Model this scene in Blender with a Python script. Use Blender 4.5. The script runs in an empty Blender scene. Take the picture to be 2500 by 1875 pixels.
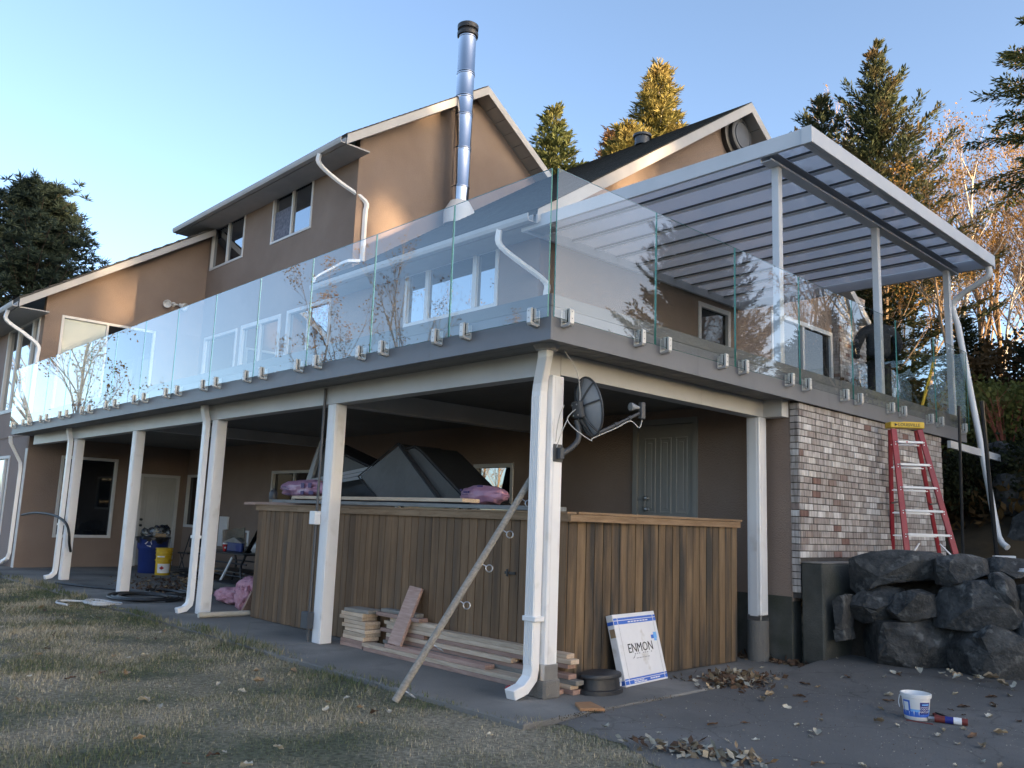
import bpy, bmesh, math, random
import numpy as np
from mathutils import Vector, Matrix
R = math.radians
scene = bpy.context.scene
COL = scene.collection

# ---------------------------------------------------------------- camera
cam_d = bpy.data.cameras.new('camera')
cam_d.lens = 29.69; cam_d.sensor_width = 36.0; cam_d.clip_end = 3000; cam_d.clip_start = 0.05
cam = bpy.data.objects.new('camera', cam_d); COL.objects.link(cam)
yaw, pit, rol = R(136.587), R(9.145), R(-2.1057)
fw = Vector((math.cos(pit)*math.cos(yaw), math.cos(pit)*math.sin(yaw), math.sin(pit)))
rt = Vector((math.sin(yaw), -math.cos(yaw), 0)); dn = fw.cross(rt)
r2 = rt*math.cos(rol) + dn*math.sin(rol); d2 = -rt*math.sin(rol) + dn*math.cos(rol)
m3 = Matrix((r2, -d2, -fw)).transposed()
cam.matrix_world = Matrix.Translation((4.575, -4.732, 1.43)) @ m3.to_4x4()
scene.camera = cam

# ---------------------------------------------------------------- sky, sun, exposure
SUN_AZ, SUN_EL = R(14), R(6.0)          # direction towards the sun
world = bpy.data.worlds.new('World'); scene.world = world; world.use_nodes = True
wn = world.node_tree.nodes; wl = world.node_tree.links
sky = wn.new('ShaderNodeTexSky'); sky.sky_type = 'NISHITA'; sky.sun_disc = False
sky.sun_elevation = SUN_EL; sky.sun_rotation = math.pi/2 - SUN_AZ
sky.altitude = 100; sky.air_density = 0.5; sky.dust_density = 1.6; sky.ozone_density = 0.7
bg = wn['Background']; bg.inputs['Strength'].default_value = 0.15
wl.new(sky.outputs['Color'], bg.inputs['Color'])
sun_d = bpy.data.lights.new('sun', 'SUN'); sun_d.energy = 5.0; sun_d.angle = R(0.6); sun_d.color = (1.0, 0.70, 0.40)
sun = bpy.data.objects.new('sun', sun_d); COL.objects.link(sun)
sv = Vector((math.cos(SUN_EL)*math.cos(SUN_AZ), math.cos(SUN_EL)*math.sin(SUN_AZ), math.sin(SUN_EL)))
sun.rotation_euler = sv.to_track_quat('Z', 'Y').to_euler()
vs = scene.view_settings; vs.view_transform = 'Standard'; vs.look = 'None'; vs.exposure = 2.28; vs.gamma = 1.0
vs.use_curve_mapping = False
scene.cycles.max_bounces = 10; scene.cycles.transparent_max_bounces = 24; scene.cycles.transmission_bounces = 8
scene.cycles.glossy_bounces = 5; scene.cycles.diffuse_bounces = 5; scene.cycles.caustics_reflective = False; scene.cycles.caustics_refractive = False

# ---------------------------------------------------------------- materials
MATS = {}
def nodes_of(name):
    m = bpy.data.materials.new(name); m.use_nodes = True
    return m, m.node_tree.nodes, m.node_tree.links, m.node_tree.nodes['Principled BSDF']
def ramp(n, stops):
    r = n.new('ShaderNodeValToRGB'); e = r.color_ramp.elements
    while len(e) < len(stops): e.new(0.5)
    for i, (p, c) in enumerate(stops):
        e[i].position = p; e[i].color = (*c, 1)
    return r
def mat(name, col, rough=0.7, col2=None, scale=4.0, detail=6.0, bump=0.0, bscale=40.0, metal=0.0, stretch=None,
        rand=0.0, spec=0.5, contrast=(0.35, 0.65), col3=None, s3=1.3, c3=(0.55, 0.75), coat=0.0, alpha=None):
    """procedural surface: col/col2 mixed by noise, optional blotches of col3, bump, per-object brightness"""
    m, n, l, p = nodes_of(name)
    p.inputs['Roughness'].default_value = rough; p.inputs['Metallic'].default_value = metal
    p.inputs['Specular IOR Level'].default_value = spec; p.inputs['Coat Weight'].default_value = coat
    tc = n.new('ShaderNodeTexCoord'); mp = n.new('ShaderNodeMapping'); l.new(tc.outputs['Object'], mp.inputs['Vector'])
    oi = n.new('ShaderNodeObjectInfo')
    ad = n.new('ShaderNodeVectorMath'); ad.operation = 'MULTIPLY_ADD'
    l.new(oi.outputs['Random'], ad.inputs[0]); ad.inputs[1].default_value = (37, 11, 23); l.new(mp.outputs['Vector'], ad.inputs[2])
    if stretch: mp.inputs['Scale'].default_value = stretch
    vec = ad.outputs['Vector']
    out = None
    if col2 is not None:
        nz = n.new('ShaderNodeTexNoise'); nz.inputs['Scale'].default_value = scale; nz.inputs['Detail'].default_value = detail
        nz.inputs['Roughness'].default_value = 0.65
        l.new(vec, nz.inputs['Vector'])
        rp = ramp(n, [(contrast[0], col), (contrast[1], col2)]); l.new(nz.outputs['Fac'], rp.inputs['Fac']); out = rp.outputs['Color']
    if col3 is not None:
        nz3 = n.new('ShaderNodeTexNoise'); nz3.inputs['Scale'].default_value = s3; nz3.inputs['Detail'].default_value = 8
        l.new(vec, nz3.inputs['Vector'])
        rp3 = ramp(n, [(c3[0], (0, 0, 0)), (c3[1], (1, 1, 1))]); l.new(nz3.outputs['Fac'], rp3.inputs['Fac'])
        mx = n.new('ShaderNodeMix'); mx.data_type = 'RGBA'; l.new(rp3.outputs['Color'], mx.inputs['Factor'])
        if out is not None: l.new(out, mx.inputs['A'])
        else: mx.inputs['A'].default_value = (*col, 1)
        mx.inputs['B'].default_value = (*col3, 1); out = mx.outputs['Result']
    if rand:
        hv = n.new('ShaderNodeHueSaturation'); mr = n.new('ShaderNodeMapRange')
        l.new(oi.outputs['Random'], mr.inputs['Value']); mr.inputs['To Min'].default_value = 1-rand; mr.inputs['To Max'].default_value = 1+rand
        l.new(mr.outputs['Result'], hv.inputs['Value'])
        if out is not None: l.new(out, hv.inputs['Color'])
        else: hv.inputs['Color'].default_value = (*col, 1)
        out = hv.outputs['Color']
    if out is not None: l.new(out, p.inputs['Base Color'])
    else: p.inputs['Base Color'].default_value = (*col, 1)
    if bump:
        nb = n.new('ShaderNodeTexNoise'); nb.inputs['Scale'].default_value = bscale; nb.inputs['Detail'].default_value = 5
        l.new(vec, nb.inputs['Vector'])
        b = n.new('ShaderNodeBump'); b.inputs['Strength'].default_value = bump; b.inputs['Distance'].default_value = 0.02
        l.new(nb.outputs['Fac'], b.inputs['Height']); l.new(b.outputs['Normal'], p.inputs['Normal'])
    MATS[name] = m; return m

mat('stucco', (0.255, 0.192, 0.155), 0.94, (0.30, 0.23, 0.188), 0.9, 9, 0.8, 85, contrast=(0.3, 0.7), col3=(0.215, 0.156, 0.122), s3=0.55, c3=(0.5, 0.8))
mat('stucco_pink_lit', (0.28, 0.22, 0.195), 0.92, (0.31, 0.245, 0.215), 1.1, 5, 0.35, 110)  # pinkish light on the left wing's front wall put into the stucco colour
mat('trim_white', (0.60, 0.60, 0.60), 0.5, (0.66, 0.66, 0.65), 2.0, 4, 0.05, 30)
mat('fascia_board', (0.40, 0.39, 0.38), 0.55, (0.46, 0.45, 0.44), 1.5, 4)
mat('post_white', (0.79, 0.785, 0.785), 0.38, (0.84, 0.835, 0.83), 1.2, 5, 0.03, 15, col3=(0.60, 0.58, 0.55), s3=3.5, c3=(0.58, 0.78))
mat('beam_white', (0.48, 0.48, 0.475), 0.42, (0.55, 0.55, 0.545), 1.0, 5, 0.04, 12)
mat('downspout', (0.80, 0.795, 0.79), 0.33, (0.84, 0.835, 0.83), 2.0, 5, 0.03, 12, col3=(0.50, 0.48, 0.44), s3=3, c3=(0.66, 0.8))
mat('deck_fascia', (0.140, 0.147, 0.166), 0.45, (0.165, 0.172, 0.192), 1.3, 5, 0.03, 10)
mat('deck_kerb', (0.11, 0.112, 0.115), 0.5, (0.14, 0.14, 0.145), 1.5, 5)
mat('deck_floor', (0.34, 0.335, 0.32), 0.8, (0.40, 0.39, 0.37), 2.0, 5)
mat('soffit', (0.34, 0.335, 0.33), 0.6, (0.40, 0.39, 0.38), 2.0, 4)
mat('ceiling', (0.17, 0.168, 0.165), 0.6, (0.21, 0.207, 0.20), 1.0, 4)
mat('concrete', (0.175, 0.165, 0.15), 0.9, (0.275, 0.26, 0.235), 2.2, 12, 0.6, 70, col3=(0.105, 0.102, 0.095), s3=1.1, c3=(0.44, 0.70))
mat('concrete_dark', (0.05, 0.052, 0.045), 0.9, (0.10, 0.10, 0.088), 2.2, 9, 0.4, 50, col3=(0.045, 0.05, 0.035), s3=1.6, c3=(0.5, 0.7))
mat('roof_tile', (0.060, 0.055, 0.050), 0.85, (0.10, 0.095, 0.085), 3.0, 8, 0.5, 30)
mat('shingle', (0.035, 0.037, 0.036), 0.9, (0.07, 0.072, 0.066), 5.0, 8, 0.5, 50, rand=0.35)
mat('steel', (0.62, 0.63, 0.66), 0.16, (0.70, 0.70, 0.72), 1.2, 4, 0.02, 6, metal=1.0)
mat('steel_dull', (0.50, 0.50, 0.51), 0.38, (0.58, 0.58, 0.58), 4, 5, metal=1.0)
mat('clamp_metal', (0.52, 0.515, 0.50), 0.42, (0.60, 0.595, 0.58), 6, 4, metal=0.45)
mat('black_metal', (0.018, 0.018, 0.020), 0.45, (0.03, 0.03, 0.032), 3, 4)
mat('rubber', (0.012, 0.012, 0.013), 0.6, (0.02, 0.02, 0.022), 6, 4)
mat('vent_black', (0.02, 0.021, 0.024), 0.4, (0.03, 0.031, 0.034), 5, 3)
mat('vent_grey', (0.055, 0.062, 0.074), 0.45, (0.07, 0.078, 0.09), 5, 3)
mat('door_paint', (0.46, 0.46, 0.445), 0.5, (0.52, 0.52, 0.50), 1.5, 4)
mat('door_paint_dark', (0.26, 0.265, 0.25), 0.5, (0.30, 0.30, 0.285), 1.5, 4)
mat('cover_alu', (0.50, 0.52, 0.545), 0.38, (0.56, 0.575, 0.60), 1.4, 4, 0.02, 10)
mat('rafter_white', (0.80, 0.82, 0.85), 0.35, (0.86, 0.87, 0.89), 1.4, 4)
mat('cover_dark', (0.055, 0.057, 0.06), 0.5, (0.075, 0.077, 0.08), 2.0, 4)
mat('mortar', (0.055, 0.05, 0.047), 0.95, (0.08, 0.075, 0.07), 9, 6, 0.5, 90)
mat('asphalt', (0.145, 0.140, 0.132), 0.93, (0.215, 0.207, 0.195), 1.4, 10, 0.8, 140, col3=(0.105, 0.101, 0.095), s3=0.7, c3=(0.48, 0.75))
mat('rock', (0.026, 0.028, 0.030), 0.85, (0.115, 0.114, 0.11), 6.0, 15, 1.0, 30, contrast=(0.32, 0.70), col3=(0.19, 0.19, 0.18), s3=9, c3=(0.58, 0.72), spec=0.3)
mat('soil', (0.040, 0.032, 0.025), 0.95, (0.075, 0.06, 0.045), 3, 9, 0.8, 30)
mat('hill_ground', (0.030, 0.024, 0.014), 0.95, (0.085, 0.055, 0.025), 0.8, 10, 0.8, 8)
mat('wood_new', (0.50, 0.37, 0.26), 0.7, (0.66, 0.53, 0.40), 5.0, 6, 0.15, 60, stretch=(1, 9, 9), rand=0.22)
mat('wood_red', (0.34, 0.21, 0.165), 0.75, (0.46, 0.31, 0.25), 5.0, 6, 0.15, 60, stretch=(1, 9, 9), rand=0.2)
mat('wood_grey', (0.20, 0.185, 0.16), 0.85, (0.30, 0.28, 0.25), 5.0, 8, 0.3, 60, stretch=(1, 9, 9), rand=0.2)
mat('fence_wood', (0.138, 0.080, 0.040), 0.8, (0.215, 0.132, 0.070), 3.0, 8, 0.3, 50, stretch=(6, 6, 0.5), rand=0.24, col3=(0.085, 0.066, 0.05), s3=1.3, c3=(0.52, 0.8))
mat('fence_mildew', (0.13, 0.084, 0.044), 0.82, (0.205, 0.138, 0.077), 3.0, 8, 0.3, 50, stretch=(5, 5, 0.55), rand=0.16, col3=(0.040, 0.036, 0.031), s3=1.4, c3=(0.42, 0.62))
mat('fence_cap', (0.20, 0.125, 0.066), 0.85, (0.31, 0.21, 0.125), 4.0, 8, 0.3, 50, stretch=(0.7, 0.7, 6))
mat('board_grey', (0.17, 0.175, 0.17), 0.8, (0.27, 0.275, 0.27), 4, 8, 0.2, 40, stretch=(0.8, 6, 6))
mat('vinyl_grey', (0.036, 0.040, 0.046), 0.5, (0.055, 0.060, 0.068), 2.5, 6, 0.25, 12)
mat('vinyl_black', (0.018, 0.02, 0.024), 0.5, (0.03, 0.032, 0.036), 3, 6, 0.2, 14)
mat('dish_grey', (0.24, 0.255, 0.275), 0.5, (0.29, 0.305, 0.325), 3, 5, 0.03, 20)
mat('dish_dark', (0.05, 0.054, 0.06), 0.5, (0.07, 0.075, 0.082), 4, 5)
mat('white_plastic', (0.74, 0.74, 0.74), 0.35, (0.80, 0.80, 0.80), 3, 4)
mat('cable_white', (0.55, 0.54, 0.52), 0.5, (0.64, 0.63, 0.60), 9, 4)
mat('ladder_red', (0.26, 0.014, 0.026), 0.42, (0.33, 0.022, 0.034), 3, 5, 0.05, 40)
mat('ladder_alu', (0.66, 0.67, 0.70), 0.45, (0.74, 0.75, 0.77), 6, 5, metal=0.25)
mat('yellow_plastic', (0.62, 0.40, 0.020), 0.42, (0.70, 0.46, 0.030), 4, 5)
mat('print_black', (0.012, 0.012, 0.014), 0.6)
mat('print_grey', (0.34, 0.34, 0.36), 0.6)
mat('print_blue', (0.035, 0.13, 0.55), 0.5, (0.05, 0.17, 0.62), 5, 4)
mat('print_lightblue', (0.18, 0.45, 0.85), 0.5)
mat('print_navy', (0.012, 0.022, 0.20), 0.5)
mat('print_white', (0.80, 0.80, 0.80), 0.5)
mat('print_red', (0.45, 0.02, 0.025), 0.5)
mat('cardboard_white', (0.72, 0.72, 0.74), 0.6, (0.80, 0.80, 0.81), 3, 6, 0.05, 20, col3=(0.52, 0.49, 0.44), s3=5, c3=(0.66, 0.78))
mat('cardboard', (0.28, 0.19, 0.11), 0.85, (0.35, 0.25, 0.15), 4, 6)
mat('bin_blue', (0.016, 0.035, 0.17), 0.42, (0.022, 0.045, 0.20), 4, 5, 0.05, 30)
mat('bag_black', (0.02, 0.021, 0.024), 0.3, (0.035, 0.036, 0.04), 5, 5, 0.3, 12)
mat('insulation_pink', (0.58, 0.27, 0.34), 0.95, (0.74, 0.42, 0.48), 11, 10, 1.0, 55, col3=(0.46, 0.20, 0.26), s3=7, c3=(0.5, 0.7))
mat('bag_pink', (0.40, 0.21, 0.32), 0.3, (0.50, 0.29, 0.41), 4, 5, 0.8, 14)
mat('bag_print', (0.05, 0.02, 0.14), 0.5)
mat('hose_black', (0.014, 0.015, 0.017), 0.5, (0.025, 0.026, 0.028), 8, 4)
mat('rope_white', (0.52, 0.52, 0.52), 0.8, (0.62, 0.62, 0.61), 20, 4)
mat('pipe_cream', (0.50, 0.46, 0.38), 0.5, (0.58, 0.54, 0.46), 4, 6, col3=(0.25, 0.17, 0.09), s3=4, c3=(0.62, 0.72))
mat('stool_black', (0.022, 0.024, 0.028), 0.5, (0.034, 0.036, 0.040), 5, 5, 0.1, 60)
mat('jacket', (0.016, 0.020, 0.030), 0.8, (0.030, 0.034, 0.046), 5, 6, 0.5, 9)
mat('trousers', (0.010, 0.010, 0.013), 0.85, (0.018, 0.018, 0.022), 5, 6, 0.4, 9)
mat('skin', (0.42, 0.24, 0.17), 0.55, (0.48, 0.28, 0.20), 8, 4)
mat('bark_dark', (0.028, 0.022, 0.017), 0.95, (0.06, 0.047, 0.036), 4, 8, 0.9, 14, stretch=(3, 3, 0.6))
mat('bark_pale', (0.50, 0.45, 0.38), 0.85, (0.62, 0.56, 0.48), 3, 8, 0.3, 14, col3=(0.10, 0.08, 0.06), s3=2.5, c3=(0.6, 0.72))
mat('bark_brown', (0.22, 0.15, 0.09), 0.9, (0.33, 0.23, 0.14), 4, 6, 0.3, 14)
mat('twig_red', (0.22, 0.06, 0.035), 0.8, (0.30, 0.09, 0.05), 5, 4)
mat('leaf_dry', (0.20, 0.135, 0.075), 0.8, (0.40, 0.31, 0.20), 14, 4, rand=0.35)
mat('leaf_brown', (0.075, 0.04, 0.022), 0.8, (0.16, 0.09, 0.05), 14, 4, rand=0.4)
mat('leaf_pale', (0.36, 0.33, 0.26), 0.75, (0.52, 0.48, 0.39), 10, 4, rand=0.22)
mat('red_plastic', (0.42, 0.012, 0.018), 0.35)
mat('tool_red', (0.14, 0.02, 0.016), 0.6, (0.20, 0.04, 0.03), 6, 5)
mat('stain_wood', (0.30, 0.15, 0.07), 0.7, (0.40, 0.22, 0.11), 4, 6, 0.2, 40, stretch=(1, 8, 8))
mat('blind', (0.46, 0.50, 0.50), 0.6, (0.52, 0.55, 0.54), 1, 3)
mat('curtain', (0.10, 0.11, 0.15), 0.9, (0.20, 0.21, 0.26), 16, 6)

def foliage(name, a, b, c, trans=0.3, rough=0.75):
    """leaf colour varies over the crown by world-scale noise, with a little light let through"""
    m, n, l, p = nodes_of(name)
    tc = n.new('ShaderNodeTexCoord'); nz = n.new('ShaderNodeTexNoise'); nz.inputs['Scale'].default_value = 0.9; nz.inputs['Detail'].default_value = 8
    l.new(tc.outputs['Object'], nz.inputs['Vector'])
    rp = ramp(n, [(0.30, a), (0.5, b), (0.72, c)]); l.new(nz.outputs['Fac'], rp.inputs['Fac'])
    l.new(rp.outputs['Color'], p.inputs['Base Color']); p.inputs['Roughness'].default_value = rough; p.inputs['Specular IOR Level'].default_value = 0.25
    t = n.new('ShaderNodeBsdfTranslucent'); l.new(rp.outputs['Color'], t.inputs['Color'])
    mx = n.new('ShaderNodeMixShader'); mx.inputs['Fac'].default_value = trans
    l.new(p.outputs['BSDF'], mx.inputs[1]); l.new(t.outputs['BSDF'], mx.inputs[2])
    l.new(mx.outputs['Shader'], n['Material Output'].inputs['Surface'])
    MATS[name] = m
foliage('needle_fir', (0.060, 0.085, 0.034), (0.105, 0.125, 0.048), (0.18, 0.165, 0.066))
foliage('needle_spruce', (0.036, 0.056, 0.032), (0.068, 0.084, 0.042), (0.17, 0.115, 0.058))
foliage('needle_cedar', (0.16, 0.155, 0.05), (0.23, 0.205, 0.07), (0.32, 0.25, 0.10))
foliage('needle_brown', (0.20, 0.12, 0.06), (0.28, 0.17, 0.085), (0.36, 0.23, 0.12))
foliage('needle_pine', (0.018, 0.032, 0.026), (0.032, 0.050, 0.036), (0.055, 0.072, 0.045))
foliage('leaf_bush', (0.085, 0.105, 0.03), (0.16, 0.165, 0.045), (0.27, 0.24, 0.065))
foliage('leaf_dark', (0.014, 0.020, 0.009), (0.026, 0.034, 0.013), (0.05, 0.05, 0.02))
foliage('leaf_gold', (0.16, 0.085, 0.02), (0.26, 0.15, 0.035), (0.34, 0.20, 0.06))
foliage('bracken', (0.045, 0.028, 0.012), (0.10, 0.058, 0.022), (0.17, 0.10, 0.035))

def front_only(n, l, f):
    '''mirror only on the outer surface of a sheet: rays inside a thin pane leave it straight'''
    g = n.new('ShaderNodeNewGeometry'); iv = n.new('ShaderNodeMath'); iv.operation = 'SUBTRACT'; iv.inputs[0].default_value = 1.0
    l.new(g.outputs['Backfacing'], iv.inputs[1]); mu = n.new('ShaderNodeMath'); mu.operation = 'MULTIPLY'
    l.new(f.outputs[0], mu.inputs[0]); l.new(iv.outputs['Value'], mu.inputs[1]); return mu.outputs['Value']
def glass_pane():
    m, n, l, p = nodes_of('clear_glass'); n.remove(p)
    t = n.new('ShaderNodeBsdfTransparent'); t.inputs['Color'].default_value = (0.975, 0.988, 0.982, 1)
    g = n.new('ShaderNodeBsdfGlossy'); g.inputs['Roughness'].default_value = 0.0; g.inputs['Color'].default_value = (0.97, 1, 1, 1)
    f = n.new('ShaderNodeFresnel'); f.inputs['IOR'].default_value = 1.52
    # both faces of the sheet reflect: R = 2F / (1 + F)
    a2 = n.new('ShaderNodeMath'); a2.operation = 'MULTIPLY'; l.new(f.outputs['Fac'], a2.inputs[0]); a2.inputs[1].default_value = 2.0
    a3 = n.new('ShaderNodeMath'); a3.operation = 'ADD'; l.new(f.outputs['Fac'], a3.inputs[0]); a3.inputs[1].default_value = 1.0
    a4 = n.new('ShaderNodeMath'); a4.operation = 'DIVIDE'; l.new(a2.outputs[0], a4.inputs[0]); l.new(a3.outputs[0], a4.inputs[1])
    ff = front_only(n, l, a4)
    mx = n.new('ShaderNodeMixShader'); l.new(ff, mx.inputs['Fac']); l.new(t.outputs['BSDF'], mx.inputs[1]); l.new(g.outputs['BSDF'], mx.inputs[2])
    l.new(mx.outputs['Shader'], n['Material Output'].inputs['Surface']); MATS['clear_glass'] = m
    m, n, l, p = nodes_of('glass_edge'); p.inputs['Base Color'].default_value = (0.09, 0.30, 0.24, 1); p.inputs['Roughness'].default_value = 0.15
    MATS['glass_edge'] = m
    # coated house window: dark room behind, strong mirror
    m, n, l, p = nodes_of('window_glass'); p.inputs['Base Color'].default_value = (0.012, 0.014, 0.018, 1); p.inputs['Roughness'].default_value = 0.03
    g = n.new('ShaderNodeBsdfGlossy'); g.inputs['Roughness'].default_value = 0.01; g.inputs['Color'].default_value = (0.86, 0.93, 1.0, 1)
    f = n.new('ShaderNodeFresnel'); f.inputs['IOR'].default_value = 3.2
    mx = n.new('ShaderNodeMixShader'); l.new(f.outputs['Fac'], mx.inputs['Fac']); l.new(p.outputs['BSDF'], mx.inputs[1]); l.new(g.outputs['BSDF'], mx.inputs[2])
    l.new(mx.outputs['Shader'], n['Material Output'].inputs['Surface']); MATS['window_glass'] = m
    # plain window
    m, n, l, p = nodes_of('window_plain'); p.inputs['Base Color'].default_value = (0.010, 0.012, 0.015, 1); p.inputs['Roughness'].default_value = 0.03
    p.inputs['IOR'].default_value = 1.6; MATS['window_plain'] = m
    # frosted pale pane
    m, n, l, p = nodes_of('window_pale'); p.inputs['Base Color'].default_value = (0.42, 0.50, 0.50, 1); p.inputs['Roughness'].default_value = 0.12
    MATS['window_pale'] = m
    # polycarbonate roof sheet: translucent, fine ribs
    m, n, l, p = nodes_of('polycarbonate'); n.remove(p)
    tc = n.new('ShaderNodeTexCoord'); wv = n.new('ShaderNodeTexWave'); wv.wave_type = 'BANDS'; wv.bands_direction = 'Y'
    wv.inputs['Scale'].default_value = 30; wv.inputs['Distortion'].default_value = 0.3; l.new(tc.outputs['Object'], wv.inputs['Vector'])
    nz = n.new('ShaderNodeTexNoise'); nz.inputs['Scale'].default_value = 1.3; nz.inputs['Detail'].default_value = 8; l.new(tc.outputs['Object'], nz.inputs['Vector'])
    rp = ramp(n, [(0.0, (0.57, 0.59, 0.62)), (1.0, (0.67, 0.68, 0.70))]); l.new(wv.outputs['Fac'], rp.inputs['Fac'])
    rq = ramp(n, [(0.60, (1, 1, 1)), (0.80, (0.42, 0.42, 0.42))]); l.new(nz.outputs['Fac'], rq.inputs['Fac'])
    ml = n.new('ShaderNodeMix'); ml.data_type = 'RGBA'; ml.blend_type = 'MULTIPLY'; ml.inputs['Factor'].default_value = 1
    l.new(rp.outputs['Color'], ml.inputs['A']); l.new(rq.outputs['Color'], ml.inputs['B'])
    t = n.new('ShaderNodeBsdfTranslucent'); l.new(ml.outputs['Result'], t.inputs['Color'])
    d = n.new('ShaderNodeBsdfTransparent'); l.new(ml.outputs['Result'], d.inputs['Color'])
    g = n.new('ShaderNodeBsdfGlossy'); g.inputs['Roughness'].default_value = 0.15
    a = n.new('ShaderNodeMixShader'); a.inputs['Fac'].default_value = 0.45; l.new(t.outputs['BSDF'], a.inputs[1]); l.new(d.outputs['BSDF'], a.inputs[2])
    f = n.new('ShaderNodeFresnel'); f.inputs['IOR'].default_value = 1.5
    b = n.new('ShaderNodeMixShader'); l.new(front_only(n, l, f), b.inputs['Fac']); l.new(a.outputs['Shader'], b.inputs[1]); l.new(g.outputs['BSDF'], b.inputs[2])
    l.new(b.outputs['Shader'], n['Material Output'].inputs['Surface']); MATS['polycarbonate'] = m
    # thin clear plastic bag
    m, n, l, p = nodes_of('clear_bag'); n.remove(p)
    t = n.new('ShaderNodeBsdfTransparent'); t.inputs['Color'].default_value = (0.9, 0.92, 0.93, 1)
    g = n.new('ShaderNodeBsdfGlossy'); g.inputs['Roughness'].default_value = 0.18
    f = n.new('ShaderNodeFresnel'); f.inputs['IOR'].default_value = 1.9
    mx = n.new('ShaderNodeMixShader'); l.new(f.outputs['Fac'], mx.inputs['Fac']); l.new(t.outputs['BSDF'], mx.inputs[1]); l.new(g.outputs['BSDF'], mx.inputs[2])
    l.new(mx.outputs['Shader'], n['Material Output'].inputs['Surface']); MATS['clear_bag'] = m
glass_pane()

def brick_mat(name, attr):
    m, n, l, p = nodes_of(name); p.inputs['Roughness'].default_value = 0.9
    if attr:
        at = n.new('ShaderNodeAttribute'); at.attribute_name = 'tone'; fac = at.outputs['Fac']
    else:
        fac = n.new('ShaderNodeObjectInfo').outputs['Random']
    rp = ramp(n, [(0.0, (0.22, 0.135, 0.115)), (0.035, (0.21, 0.125, 0.105)), (0.06, (0.29, 0.25, 0.23)), (0.30, (0.36, 0.325, 0.305)), (0.62, (0.43, 0.40, 0.38)), (0.86, (0.52, 0.495, 0.475)), (1.0, (0.66, 0.645, 0.63))])
    l.new(fac, rp.inputs['Fac'])
    tc = n.new('ShaderNodeTexCoord'); mp = n.new('ShaderNodeMapping'); mp.inputs['Scale'].default_value = (30, 30, 5)
    ge = n.new('ShaderNodeNewGeometry'); l.new(ge.outputs['Position'], mp.inputs['Vector'])
    nz = n.new('ShaderNodeTexNoise'); nz.inputs['Scale'].default_value = 1.0; nz.inputs['Detail'].default_value = 6; l.new(mp.outputs['Vector'], nz.inputs['Vector'])
    rq = ramp(n, [(0.35, (0.62, 0.60, 0.58)), (0.60, (1.05, 1.05, 1.05))]); l.new(nz.outputs['Fac'], rq.inputs['Fac'])
    ml = n.new('ShaderNodeMix'); ml.data_type = 'RGBA'; ml.blend_type = 'MULTIPLY'; ml.inputs['Factor'].default_value = 1
    l.new(rp.outputs['Color'], ml.inputs['A']); l.new(rq.outputs['Color'], ml.inputs['B'])
    l.new(ml.outputs['Result'], p.inputs['Base Color'])
    b = n.new('ShaderNodeBump'); b.inputs['Strength'].default_value = 0.4; b.inputs['Distance'].default_value = 0.01
    l.new(nz.outputs['Fac'], b.inputs['Height']); l.new(b.outputs['Normal'], p.inputs['Normal'])
    MATS[name] = m
brick_mat('brick', False); brick_mat('brick_far', True)

# ---------------------------------------------------------------- helpers
WLOC = {}
def wloc(o): return WLOC.get(o.name, Vector((0, 0, 0))) if o else Vector((0, 0, 0))
def tag(o, label=None, cat=None, group=None, kind=None):
    if label: o['label'] = label
    if cat: o['category'] = cat
    if group: o['group'] = group
    if kind: o['kind'] = kind
    return o
def thing(name, loc, label, cat, group=None, rz=0.0):
    o = bpy.data.objects.new(name, None); COL.objects.link(o); o.location = loc; o.rotation_euler = (0, 0, rz)
    o.empty_display_size = 0.2; WLOC[o.name] = Vector(loc)
    return tag(o, label, cat, group)
def place(me, name, loc=(0, 0, 0), rot=None, parent=None, mats=None):
    """link an object that shares mesh data; loc is in world metres when the parent is unrotated"""
    o = bpy.data.objects.new(name, me); COL.objects.link(o)
    if parent:
        o.parent = parent; o.location = Vector(loc) - wloc(parent)
    else: o.location = loc
    if rot is not None: o.rotation_euler = rot
    WLOC[o.name] = Vector(loc)
    return o
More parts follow.
